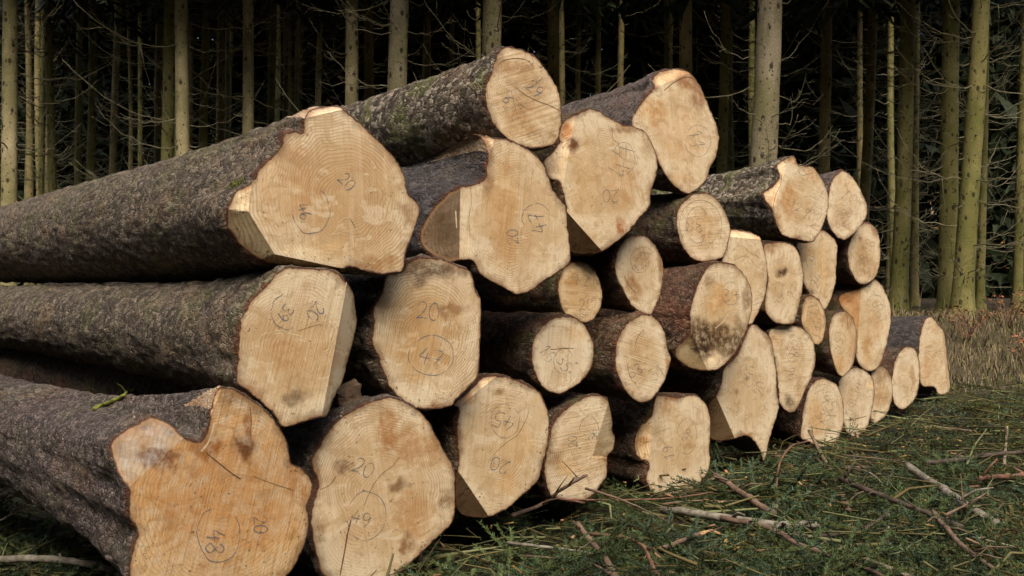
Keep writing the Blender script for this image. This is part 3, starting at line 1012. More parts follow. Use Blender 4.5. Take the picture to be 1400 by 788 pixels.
make_log('Y1', [(225, 195), (280, 225), (340, 255), (380, 262), (430, 285), (460, 340), (475, 400), (468, 460), (450, 520), (445, 570), (410, 610), (370, 660),
                (310, 710), (260, 745), (215, 752), (145, 745), (130, 680), (125, 590), (118, 540), (95, 475), (60, 462), (35, 395), (60, 370), (100, 325),
                (95, 290), (120, 240), (165, 215)],
         "wide upper log marked 44 and 20 with a torn orange strip at its edge",
         'brown', facets=[((122, 585), (262, 742), 50, BR), ((157, 232), (115, 472), 40, (1.15, 1.1, 1.05), (0, 180, 170, 500))], length=5.0, rings=60, flare=0.3, vp=(-400, 400),
         marks=[('44', 338, 398, 95, -80, (345, 385, 42, 62, -150, 150)), ('20', 297, 530, 48, 178)],
         stains=[(125, 285, 28, 45, (0.62, 0.34, 0.18)), (150, 335, 20, 40, (0.25, 0.14, 0.09)), (440, 340, 40, 60, (0.7, 0.62, 0.53)), (345, 270, 60, 22, (0.5, 0.4, 0.32)), (335, 645, 26, 34, (0.6, 0.32, 0.2)),
                 (180, 480, 70, 170, (0.97, 0.9, 0.8)), (330, 500, 70, 120, (0.92, 0.8, 0.68)), (210, 700, 40, 40, (0.9, 0.8, 0.7))],
         cracks=[(M_CRACK, 0.004, [(300, 270), (305, 310), (325, 330), (330, 380)])])
make_log('Y1', [(455, 85), (480, 55), (540, 42), (600, 55), (640, 110), (665, 165), (700, 250), (712, 310), (700, 380), (680, 420), (655, 480), (600, 520),
                (570, 515), (520, 470), (480, 400), (462, 360), (430, 310), (385, 275), (375, 240), (400, 190), (440, 140), (465, 110)],
         "upper log with a lipped top edge, seen against the forest beside log 44",
         'purple', facets=[((455, 118), (585, 62), 25, (1.0, 0.9, 0.8))], length=5.0, rings=60, flare=0.5, rk=0.74, vp=(-400, 400), dz=0.25, big=True,
         marks=[('11', 622, 312, 60, 75, (630, 318, 50, 60, -140, 170))],
         stains=[(590, 90, 60, 40, (0.6, 0.42, 0.34)), (450, 200, 60, 60, (0.88, 0.7, 0.52)), (560, 330, 90, 120, (1.05, 1.0, 0.96)), (550, 470, 60, 40, (0.85, 0.72, 0.6)), (640, 140, 30, 50, (0.55, 0.4, 0.33))],
         cracks=[(M_CRACK, 0.009, [(500, 125), (540, 92), (590, 72), (625, 85)]), (M_CRACK, 0.003, [(610, 290), (625, 330), (640, 350)]), (M_CRACK, 0.004, [(580, 385), (590, 405)])])
make_log('Y1', [(590, 540), (620, 522), (650, 517), (690, 530), (725, 570), (748, 620), (755, 670), (745, 720), (725, 765), (680, 780), (640, 782), (600, 760),
                (565, 710), (550, 650), (550, 600), (565, 565)],
         "neat round log marked 38 below the gap between the two upper logs", 'brown', length=4.6, rings=46, flare=0.2, dz=0.12,
         marks=[('38', 620, 642, 52, 180, (630, 640, 45, 70, 60, 330)), ('17', 662, 705, 45, 15)],
         cracks=[(M_CRACK, 0.004, [(575, 700), (560, 640), (580, 575), (640, 545), (700, 575), (722, 640), (712, 720)])], stains=[(650, 640, 60, 80, (0.92, 0.82, 0.7))])
make_log('Y2', [(350, 285), (410, 300), (460, 350), (490, 410), (510, 490), (505, 570), (480, 630), (440, 680), (390, 698), (330, 680), (260, 640), (225, 560),
                (208, 480), (215, 410), (240, 350), (285, 305)],
         "small smooth log with 12 above 28, set back below the sideways 47 log", 'brown', length=4.6, rings=46, flare=0.2, dz=0.25,
         marks=[('12', 365, 412, 78, 3), ('28', 395, 575, 75, -3, (395, 560, 65, 85, -60, 120))], tint=(0.97, 0.88, 0.74), stains=[(265, 605, 14, 14, (0.45, 0.35, 0.28)), (300, 420, 60, 50, (0.82, 0.7, 0.58))])
make_log('Y2', [(690, 115), (740, 108), (800, 115), (850, 160), (890, 220), (915, 290), (922, 360), (910, 470), (890, 540), (840, 640), (820, 645), (760, 620),
                (700, 570), (660, 490), (610, 410), (595, 330), (600, 250), (630, 180)],
         "pointed log marked 42 with a brown streak, under the wide log 44", 'brown', length=4.6, rings=46, flare=0.2, dz=0.05,
         marks=[('42', 745, 310, 75, -35, (762, 275, 62, 85, -30, 280)), ('20', 800, 230, 60, -60)],
         stains=[(700, 430, 35, 90, (0.55, 0.38, 0.24)), (770, 240, 80, 90, (0.78, 0.68, 0.58)), (740, 500, 40, 60, (0.62, 0.47, 0.34)), (910, 330, 25, 120, (0.6, 0.5, 0.42))],
         cracks=[(M_TORN, 0.007, [(845, 290), (830, 350), (820, 450)]), (M_TORN, 0.009, [(890, 500), (840, 530), (790, 580), (760, 605)]), (M_CRACK, 0.006, [(655, 380), (690, 450), (740, 500)])])
make_log('Y3', [(340, 70), (400, 75), (450, 95), (510, 150), (550, 220), (572, 300), (570, 380), (545, 480), (500, 550), (430, 610), (360, 650), (300, 668),
                (230, 650), (170, 600), (125, 520), (95, 420), (98, 320), (110, 250), (150, 180), (210, 120), (270, 85)],
         "round log marked 15 and 35 with green-tinged bark, beside the squarish 47 log", 'brown', length=4.8, rings=56, flare=0.2, dz=0.05, rk=0.95, big=True,
         marks=[('15', 215, 355, 95, 55), ('35', 345, 430, 90, 60, (340, 420, 75, 100, 110, 330))],
         stains=[(440, 430, 14, 12, DK), (390, 500, 12, 12, DK), (370, 570, 80, 40, (1.15, 1.15, 1.15)), (430, 200, 80, 90, (0.92, 0.82, 0.7))],
         cracks=[(M_CRACK, 0.005, [(240, 325), (300, 322), (360, 316), (420, 318)]), (M_TORN, 0.008, [(470, 200), (465, 260), (450, 310), (465, 360)]), (M_TORN, 0.006, [(290, 640), (295, 600)])])
make_log('Y3', [(960, 55), (1010, 65), (1070, 110), (1115, 180), (1135, 260), (1145, 340), (1165, 400), (1140, 500), (1110, 580), (1060, 660), (1010, 710), (950, 735),
                (890, 715), (830, 660), (780, 570), (745, 490), (738, 400), (745, 300), (770, 220), (820, 140), (880, 90)],
         "oval log faintly marked 33 and 31 with glossy dark bark, below the pointed 42 log", 'brown', length=4.8, rings=56, flare=0.2, dz=-0.05, rk=0.96, big=True,
         marks=[('33', 885, 490, 80, -25), ('31', 1055, 500, 90, -35)],
         stains=[(1050, 100, 70, 50, (0.6, 0.5, 0.4)), (930, 330, 70, 200, (0.9, 0.83, 0.74)), (1145, 420, 22, 70, (0.75, 0.5, 0.33)), (760, 500, 35, 50, (0.62, 0.5, 0.42))],
         cracks=[(M_TORN, 0.007, [(900, 610), (950, 605), (980, 550), (1010, 515)]), (M_CRACK, 0.006, [(890, 300), (910, 230), (960, 170)]), (M_CRACK, 0.006, [(830, 430), (850, 530), (900, 600)])])
make_log('Y4', [(350, 85), (400, 95), (440, 115), (455, 170), (470, 250), (470, 300), (485, 340), (470, 420), (440, 460), (435, 570), (410, 610), (370, 670),
                (320, 710), (250, 730), (160, 715), (100, 690), (75, 610), (60, 550), (70, 460), (95, 340), (110, 270), (150, 210), (210, 160), (280, 115)],
         "bottom-row log marked 20 and 36 with a darker slanted facet, behind a dead twig", 'brown',
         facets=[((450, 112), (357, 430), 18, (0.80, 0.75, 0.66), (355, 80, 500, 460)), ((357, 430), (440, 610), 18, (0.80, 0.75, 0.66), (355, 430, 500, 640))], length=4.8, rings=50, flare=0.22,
         marks=[('20', 230, 370, 52, -98), ('36', 350, 330, 52, -92, (330, 300, 58, 85, -190, 60))],
         stains=[(85, 400, 35, 70, (0.42, 0.38, 0.34)), (120, 470, 50, 60, (0.6, 0.52, 0.44)), (440, 480, 30, 40, (0.45, 0.3, 0.2)), (190, 520, 70, 60, (0.98, 0.86, 0.68))],
         cracks=[(M_TORN, 0.008, [(330, 370), (345, 430), (350, 490)])])
make_log('Y4', [(740, 90), (800, 95), (870, 105), (930, 90), (980, 95), (1020, 130), (1050, 190), (1058, 260), (1050, 400), (1055, 500), (1030, 570), (980, 630),
                (920, 670), (860, 690), (800, 695), (730, 695), (690, 640), (668, 590), (688, 500), (620, 460), (600, 390), (610, 330), (640, 270), (700, 220),
                (712, 170)],
         "bottom-row log marked 19 and 36 with a splintered pale notch at its edge", 'brown',
         facets=[((706, 215), (690, 490), 42, (1.2, 1.1, 0.95), (560, 150, 720, 520))], length=4.8, rings=50, flare=0.22, big=True,
         marks=[('19', 805, 435, 62, -105), ('36', 912, 330, 58, -100, (915, 335, 58, 110, -175, 120))],
         stains=[(820, 100, 60, 22, (0.5, 0.32, 0.22)), (800, 160, 60, 70, (0.85, 0.72, 0.58)), (640, 370, 40, 30, (0.7, 0.5, 0.33)), (755, 600, 14, 22, (0.55, 0.45, 0.35)), (930, 390, 40, 30, (0.75, 0.65, 0.5))],
         cracks=[(M_CRACK, 0.003, [(710, 325), (770, 300), (820, 285)]), (M_TORN, 0.007, [(880, 530), (885, 470), (915, 435)]), (M_CRACK, 0.005, [(625, 360), (655, 372), (690, 368)])])
make_log('Y5', [(360, 335), (410, 350), (445, 385), (470, 440), (475, 500), (460, 570), (440, 620), (410, 680), (370, 725), (330, 750), (250, 745), (190, 710),
                (178, 670), (210, 635), (237, 600), (233, 530), (250, 470), (265, 420), (290, 370), (320, 340)],
         "log marked 34 with a large black mouldy stain on its lower half and reddish bark", 'red',
         facets=[((237, 605), (300, 745), 40, (0.8, 0.74, 0.62))], length=4.8, rings=56, flare=0.25, dz=-0.25, rk=0.95, big=True,
         marks=[('34', 388, 460, 48, -8, (390, 455, 32, 45, -150, 180))],
         stains=[(340, 640, 120, 75, (0.50, 0.46, 0.40)), (270, 590, 60, 45, (0.30, 0.26, 0.22)), (290, 620, 75, 60, (0.40, 0.34, 0.30)), (300, 660, 50, 50, (0.30, 0.26, 0.22)), (380, 640, 55, 60, (0.42, 0.38, 0.33)), (430, 600, 35, 60, (0.5, 0.43, 0.36)), (455, 480, 25, 60, (0.5, 0.42, 0.35)),
                 (310, 400, 30, 30, (0.55, 0.47, 0.4)), (320, 690, 25, 40, (1.5, 1.5, 1.4)), (350, 470, 60, 70, (0.95, 0.8, 0.6))],
         cracks=[(M_TORN, 0.01, [(330, 590), (360, 565), (385, 530), (420, 520)])])
make_log('Y5', [(390, 210), (440, 215), (500, 235), (520, 290), (532, 350), (530, 430), (515, 490), (480, 560), (462, 575), (440, 510), (390, 420), (355, 345), (375, 250)],
         "log with wavy saw ridges, squeezed behind the mouldy log 34", 'brown',
         facets=[((380, 236), (505, 247), 30, (1.15, 1.1, 1.05))], length=4.4, rings=40, flare=0.2, dz=-0.1,
         cracks=[(M_CRACK, 0.003, [(395, 290), (430, 270), (470, 300), (510, 320)]), (M_CRACK, 0.003, [(400, 330), (450, 310), (490, 350), (525, 370)]), (M_CRACK, 0.003, [(470, 520), (500, 515), (520, 505)]),
                 (M_CRACK, 0.003, [(475, 500), (505, 490), (525, 480)]), (M_CRACK, 0.003, [(480, 480), (505, 470), (528, 460)])])
make_log('Y6', [(320, 82), (370, 115), (410, 160), (425, 250), (435, 330), (440, 430), (450, 480), (425, 570), (400, 650), (375, 755), (355, 700), (310, 640),
                (270, 630), (230, 645), (115, 648), (108, 560), (105, 470), (140, 435), (165, 370), (180, 300), (240, 240), (270, 170), (300, 100)],
         "tall kite-shaped log marked 45 and 20 with a sharp splinter pointing at the ground", 'brown',
         facets=[((140, 435), (232, 645), 55, (0.50, 0.40, 0.30), (60, 380, 300, 700)), ((450, 470), (370, 760), 25, (1.12, 1.12, 1.1), (360, 440, 500, 800))], length=4.6, rings=46, flare=0.3, dz=-0.1,
         marks=[('45', 302, 318, 45, -75, (300, 318, 32, 72, -130, 170)), ('20', 352, 400, 45, -70)],
         stains=[(400, 130, 25, 60, (0.62, 0.55, 0.48)), (290, 350, 16, 12, DK), (295, 630, 45, 18, (0.6, 0.38, 0.22)), (240, 420, 12, 20, (0.5, 0.42, 0.36))],
         cracks=[(M_TORN, 0.008, [(440, 480), (415, 550), (390, 640), (378, 700)]), (M_TORN, 0.008, [(160, 470), (210, 410), (235, 380)]), (M_CRACK, 0.004, [(240, 405), (238, 450)])])
make_log('Y6', [(440, 88), (500, 90), (560, 105), (600, 140), (622, 200), (625, 280), (605, 350), (570, 420), (555, 460), (520, 515), (480, 505), (450, 470),
                (445, 400), (435, 320), (425, 250), (410, 180), (400, 120)],
         "log with ringed 38 above 20 and a blackened bottom tip, beside the kite-shaped log", 'brown', length=4.6, rings=46, flare=0.2,
         marks=[('38', 515, 215, 52, 80, (515, 215, 32, 55, -100, 250)), ('20', 507, 325, 45, 70)],
         stains=[(500, 460, 35, 55, (0.34, 0.30, 0.26)), (550, 400, 25, 40, (0.75, 0.62, 0.5)), (440, 150, 40, 50, (0.9, 0.75, 0.6))])
make_log('Y7', [(210, 45), (235, 85), (300, 95), (340, 150), (365, 210), (370, 260), (355, 330), (330, 390), (295, 430), (240, 420), (200, 412), (160, 395),
                (130, 330), (115, 280), (85, 240), (78, 210), (120, 180), (150, 140), (140, 85)],
         "broad log with a jagged torn crest and ragged bark rim on the upper tier", 'flaky',
         facets=[((168, 130), (125, 285), 30, (1.05, 0.95, 0.85), (60, 30, 175, 300))], length=4.6, rings=60, flare=0.55, rk=0.70, dz=-0.15, big=True, vp=(-400, 400),
         marks=[('38', 285, 310, 42, -80, (285, 290, 55, 65, -120, 150)), ('12', 222, 268, 40, 20)],
         stains=[(190, 240, 35, 80, (0.82, 0.62, 0.44)), (215, 60, 30, 30, (0.85, 0.6, 0.4)), (230, 410, 20, 22, (0.5, 0.36, 0.26)), (300, 130, 50, 40, (0.8, 0.65, 0.52)), (140, 350, 25, 60, (0.75, 0.6, 0.45))],
         cracks=[(M_CRACK, 0.006, [(160, 130), (155, 170), (130, 230), (120, 290)]), (M_CRACK, 0.004, [(235, 90), (245, 130), (300, 120)]), (M_CRACK, 0.003, [(250, 330), (310, 260), (345, 200)])])
make_log('Y7', [(430, 112), (460, 120), (500, 170), (530, 230), (547, 295), (520, 350), (480, 400), (440, 420), (400, 400), (370, 350), (360, 290), (372, 210), (390, 150)],
         "egg-shaped log marked 17 at the top of the pile's far end", 'purple', length=4.2, rings=40, flare=0.25, dz=0.1, vp=(-400, 400),
         marks=[('17', 455, 238, 45, -40), ('38', 438, 315, 45, -50, (440, 312, 38, 45, -100, 180))], stains=[(430, 330, 50, 50, (0.82, 0.72, 0.64)), (460, 170, 60, 40, (0.96, 0.88, 0.78))])
make_log('Y7', [(540, 345), (580, 365), (600, 420), (603, 500), (590, 570), (560, 610), (520, 620), (485, 590), (460, 530), (457, 470), (475, 410), (500, 365)],
         "log marked 18 tucked beneath the egg-shaped log 17", 'brown', length=4.2, rings=40, flare=0.2, dz=0.1,
         marks=[('18', 548, 450, 45, -60), ('38', 520, 520, 45, -60)], stains=[(510, 412, 12, 12, DK), (530, 550, 60, 50, (0.76, 0.67, 0.58)), (585, 380, 25, 40, (0.6, 0.5, 0.42)), (520, 480, 35, 60, (0.85, 0.76, 0.66))])
make_log('Y7', [(335, 375), (380, 400), (408, 440), (405, 540), (400, 620), (380, 690), (350, 735), (310, 700), (280, 655), (252, 600), (246, 540), (240, 480), (225, 440), (260, 410), (300, 395)],
         "log marked 24 with a rough vertical scar, below the jagged crested log", 'brown', length=4.4, rings=40, flare=0.2, dz=0.08,
         marks=[('24', 315, 605, 45, -60), ('19', 285, 520, 45, -20)], stains=[(345, 560, 16, 120, (1.15, 1.0, 0.8)), (290, 660, 20, 20, DK), (280, 460, 40, 60, (0.85, 0.75, 0.65))],
         cracks=[(M_TORN, 0.02, [(338, 500), (345, 560), (350, 610), (360, 650)])])
make_log('P', [(1066, 331), (1081, 334), (1092, 346), (1098, 370), (1098, 389), (1094, 413), (1088, 435), (1083, 443), (1060, 441), (1047, 426), (1046, 405), (1050, 380), (1043, 345), (1047, 334)],
         "pale log with a small dark bark pocket, beside the log marked 24", 'brown', length=4.4, rings=40, flare=0.2,
         marks=[('27', 1084, 400, 13, -60), ('44', 1063, 408, 12, -40)], stains=[(1067, 372, 9, 6, (0.25, 0.17, 0.12)), (1072, 369, 5, 5, (0.25, 0.17, 0.12)), (1054, 340, 10, 8, (0.7, 0.55, 0.42))])
make_log('Y8', [(205, 103), (240, 122), (265, 170), (270, 220), (260, 280), (235, 310), (200, 280), (175, 230), (168, 180), (178, 125)],
         "smallest oval log, marked 12 and 22, wedged below the log marked 24", 'brown', length=4.2, rings=36, flare=0.2, dz=0.0, tint=(0.97, 0.88, 0.75),
         marks=[('12', 216, 160, 38, 75, (214, 165, 24, 35, -120, 120)), ('22', 238, 222, 35, 70)], cracks=[(M_CRACK, 0.004, [(190, 210), (200, 150), (235, 150), (250, 210), (238, 270), (210, 260)])])
make_log('Y8', [(345, 168), (375, 190), (395, 240), (398, 310), (380, 390), (345, 440), (315, 420), (295, 360), (283, 290), (285, 230), (300, 185)],
         "slim oval log with a dark crack at its top, before the peeled brown-shouldered log", 'brown', length=4.2, rings=40, flare=0.2, dz=-0.18, rk=0.97,
         marks=[('45', 318, 305, 36, -60, (325, 300, 28, 45, -150, 100))], stains=[(365, 200, 35, 40, (0.7, 0.55, 0.42)), (380, 300, 18, 90, (0.8, 0.68, 0.55)), (330, 380, 30, 40, (0.95, 0.8, 0.62))],
         cracks=[(M_CRACK, 0.010, [(358, 185), (360, 215), (362, 250)])])
make_log('Y8', [(470, 38), (500, 60), (530, 120), (540, 180), (532, 260), (515, 330), (490, 400), (450, 418), (410, 395), (390, 330), (380, 230), (345, 165), (320, 120), (345, 95), (400, 75)],
         "large log with a peeled brown shoulder, carrying the log marked 18", 'brown', facets=[((415, 80), (400, 330), 40, (0.72, 0.54, 0.38), (280, 30, 420, 430))],
         length=4.4, rings=40, flare=0.25, dz=0.12, marks=[('38', 478, 165, 48, -70, (475, 160, 40, 58, -150, 150))],
         stains=[(440, 330, 25, 80, (0.85, 0.68, 0.5)), (480, 240, 40, 60, (1.02, 0.95, 0.88)), (350, 110, 40, 30, (0.7, 0.45, 0.3))], cracks=[(M_TORN, 0.008, [(405, 320), (410, 360)])])
make_log('Y8', [(240, 450), (285, 455), (320, 480), (340, 540), (345, 610), (330, 680), (295, 745), (250, 735), (200, 710), (168, 695), (170, 630), (180, 560), (200, 490)],
         "bottom-row log marked 45 with a leaning stick in front of it", 'red', length=4.6, rings=46, flare=0.2,
         marks=[('45', 283, 545, 52, 60, (285, 545, 30, 42, -120, 120)), ('32', 258, 605, 46, 45)], stains=[(225, 600, 40, 90, (0.95, 0.8, 0.62)), (330, 560, 20, 90, (0.9, 0.8, 0.7))],
         cracks=[(M_CRACK, 0.005, [(270, 580), (290, 600), (315, 602)]), (M_CRACK, 0.003, [(200, 520), (230, 480), (290, 480), (325, 560), (325, 640)])])
make_log('Y8', [(395, 403), (440, 420), (465, 450), (470, 510), (460, 590), (440, 650), (400, 690), (360, 675), (340, 620), (330, 540), (322, 465), (350, 425)],
         "plain bottom-row log marked 14 and 29, next after the log with the leaning stick", 'brown', length=4.4, rings=40, flare=0.2, dz=-0.05,
         marks=[('14', 397, 490, 40, -70), ('29', 378, 575, 42, -70, (378, 573, 28, 38, -150, 190))], stains=[(455, 470, 14, 12, (1.3, 1.2, 1.0)), (360, 500, 30, 60, (0.92, 0.84, 0.75))])
make_log('Y8', [(500, 398), (530, 420), (545, 470), (543, 540), (520, 600), (480, 630), (455, 620), (460, 540), (468, 470), (455, 425)],
         "narrow bottom-row log with a grimy top, third from the pile's far end", 'brown', length=4.2, rings=36, flare=0.2, dz=0.05,
         stains=[(505, 430, 45, 45, (0.58, 0.5, 0.42)), (490, 520, 30, 40, (0.9, 0.8, 0.7))], cracks=[(M_CRACK, 0.005, [(490, 530), (510, 528), (528, 524)]), (M_CRACK, 0.003, [(475, 600), (490, 540), (520, 450)])])
make_log('Y8', [(610, 315), (640, 330), (658, 380), (658, 450), (645, 520), (610, 565), (575, 575), (550, 540), (542, 470), (550, 400), (570, 345)],
         "clean unmarked oval log, last but one of the bottom row's far end", 'brown', length=4.2, rings=40, flare=0.2, dz=0.0,
         stains=[(630, 440, 12, 60, (0.72, 0.56, 0.42))], cracks=[(M_CRACK, 0.004, [(628, 395), (632, 440), (622, 500)])])
make_log('Y8', [(710, 190), (735, 225), (760, 260), (770, 350), (780, 440), (784, 500), (760, 515), (735, 510), (725, 490), (705, 480), (665, 475), (655, 400), (655, 320), (668, 240), (685, 200)],
         "blocky log with black bark and square-cut end, farthest log of the pile", 'black', length=4.2, rings=40, flare=0.25, dz=0.25,
         facets=[((742, 180), (775, 520), 25, (1.0, 0.9, 0.8))], marks=[('20', 700, 340, 36, -80), ('36', 738, 340, 34, -80)], stains=[(690, 400, 30, 60, (0.95, 0.85, 0.75))])
# a log whose end is hidden
make_log('P', [(330 + 44 * math.cos(a), 556 + 42 * math.sin(a)) for a in [k * math.pi / 7 for k in range(14)]],
         "log in deep shade showing only bark, between log 39 and the fluted log 48", 'brown', dz=1.0, length=7.0, rings=60, vp=(-500, 420))

# ------------------------------------------------------------------ the forest
def trunk_mesh(seed, r, h, sides, mat, lean):
    """tapered, slightly wavy stem with a flared foot"""
    rr = random.Random(seed)
    zs = [-0.5, 0.0, 0.08, 0.2, 0.45] + [0.9 + 0.5 * i for i in range(int((h - 1) / 0.5))]
    pts, rad = [], []
    a1, a2, p1, p2 = rr.uniform(.01, .05), rr.uniform(.01, .05), rr.uniform(0, 6), rr.uniform(0, 6)
    for z in zs:
        pts.append((lean * z + a1 * math.sin(z * .55 + p1) - a1 * math.sin(p1), a2 * math.sin(z * .45 + p2) - a2 * math.sin(p2), z))
        fl = 1 + 0.55 * math.exp(-max(z, 0) / 0.22)
        rad.append(r * fl * max(0.12, 1 - 0.85 * max(0, z) / (h + 2)) * (1.0 + 0.02 * rr.uniform(-1, 1)))
    V, Fc = tube(pts, rad, sides)
    me = mesh("trunk", V, Fc, mat, True)
    return me, pts, rad


def branch_mesh(seed):
    rr = random.Random(seed)
    L = rr.uniform(0.9, 2.3)
    a, b = rr.uniform(-0.55, 0.05), rr.uniform(0.35, 0.75)
    side = rr.uniform(-.25, .25)
    n = 9
    wob = [(rr.uniform(-.035, .035), rr.uniform(-.035, .035)) for _ in range(n + 1)]
    P = []
    for i in range(n + 1):
        t = i / n
        P.append((L * t * (0.95 - 0.12 * t), side * L * t * t + wob[i][0], L * (a * t + b * t * t) + wob[i][1]))
    P[0] = (-0.06, 0, P[0][2])
    parts = [tube(P, [0.0090 * (1 - 0.78 * i / n) + 0.0014 for i in range(n + 1)], 5)]
    for k in range(rr.randint(3, 8)):
        i = rr.randint(2, n - 1)
        q = Vector(P[i])
        s = rr.choice((-1, 1))
        l = rr.uniform(.15, .8) * (1.15 - i / n)
        e = [q + Vector((l * .75 * t, s * l * .7 * t, l * (rr.uniform(-.25, .25) * t + .35 * t * t))) for t in (0, .35, .7, 1)]
        parts.append(tube(e, [0.0045, .0035, .0028, .0018], 4))
    V, Fc = merge(parts)
    return mesh("dead_branch", V, Fc, M_DEADBR, True)


def stub_mesh(seed):
    rr = random.Random(seed)
    l = rr.uniform(.15, .5)
    P = [(-.05, 0, 0), (l * .5, rr.uniform(-.03, .03), l * rr.uniform(-.3, .1)), (l, rr.uniform(-.06, .06), l * rr.uniform(-.3, .3))]
    V, Fc = tube(P, [.012, .008, .004], 5)
    return mesh("dead_branch", V, Fc, M_DEADBR, True)


BRANCHES = [branch_mesh(100 + i) for i in range(14)]
STUBS = [stub_mesh(200 + i) for i in range(4)]


def crown_mesh(seed, h, rad):
    """drooping boughs in whorls, each a ragged fan of needle sprays"""
    rr = np.random.RandomState(seed)
    V, T, Cc = [], [], []
    nw = int(h / 0.55)
    for w in range(nw):
        z = h * w / nw
        rl = rad * (1 - (z / h) ** 2.4 * 0.93) * (0.75 + 0.35 * rr.rand())
        for b in range(rr.randint(8, 12)):
            az = rr.rand() * 6.283
            ll = rl * (0.7 + 0.45 * rr.rand())
            ca, sa = math.cos(az), math.sin(az)
            ns = max(3, int(ll / 0.22))
            for k in range(ns):
                t = (k + 0.6) / ns
                cx = ll * t
                cz = z + 0.35 * t - 0.75 * t * t * ll * 0.45 + 0.25 * rr.rand()
                wd = 0.50 * (1.1 - 0.6 * t)
                tc = 0.55 + 0.75 * rr.rand()
                for s in (-1, 1):
                    o = len(V)
                    dx, dy = 0.30 + 0.2 * rr.rand(), s * wd * (0.7 + 0.6 * rr.rand())
                    dz = -0.10 - 0.25 * rr.rand()
                    for (x, y, zz) in ((cx - .12, 0, cz), (cx + .16, s * .05, cz + .02), (cx + dx, dy, cz + dz)):
                        V.append((x * ca - y * sa, x * sa + y * ca, zz))
                        Cc.append((tc, tc, tc))
                    T.append((o, o + 1, o + 2))
    return tri_mesh("crown", np.array(V), np.array(T), M_CROWN, np.array(Cc))


CROWNS = [crown_mesh(31 + i, 17.0, 3.4) for i in range(4)]


def tree(px_top, px_bot, w, D, kind, label, group=None, nbr=1.0, seed=0, sides=14, cat="tree"):
    rr = random.Random(seed * 13 + 5)
    X0 = (px_bot - 700) / F * D
    dx = (px_top - px_bot) / F * D
    z0 = ground_z(X0, D)
    lean = dx / (400 / F * D)
    zf = 1.0 + 0.2814 * D                       # height where the picture ends at this distance
    root = thing("spruce_tree", label, cat, (X0, D, z0), group)
    r = w * D / F / 2 * 1.06
    h = zf + 17.0
    me, pts, rad = trunk_mesh(seed, r, h, sides, TRUNK[kind], lean)
    link("trunk", me, root)
    c = link("crown", CROWNS[seed % 4], root)
    zc = zf + 0.9 - z0
    c.location = (lean * zc, 0, zc)
    c.rotation_euler = (0, 0, rr.uniform(0, 6.28))
    z = rr.uniform(.5, 1.0)
    while z < zf - z0 + 0.3:
        for k in range(rr.choice((2, 3, 3, 4, 5))):
            if rr.random() > nbr:
                continue
            zz = z + rr.uniform(-.08, .08)
            i = min(range(len(pts)), key=lambda q: abs(pts[q][2] - zz))
            az = rr.uniform(0, 6.283)
            bm_ = rr.choice(BRANCHES) if rr.random() < 0.72 else rr.choice(STUBS)
            o = link("dead_branch", bm_, root)
            o.location = (pts[i][0] + math.cos(az) * rad[i] * .9, pts[i][1] + math.sin(az) * rad[i] * .9, zz)
            s = rr.uniform(.6, 1.1) * (0.75 + 0.02 * D)
            o.rotation_euler = (rr.uniform(-.3, .3), rr.uniform(-.15, .25), az)
            o.scale = (s, s, s)
        z += rr.uniform(.32, .55)
    return root


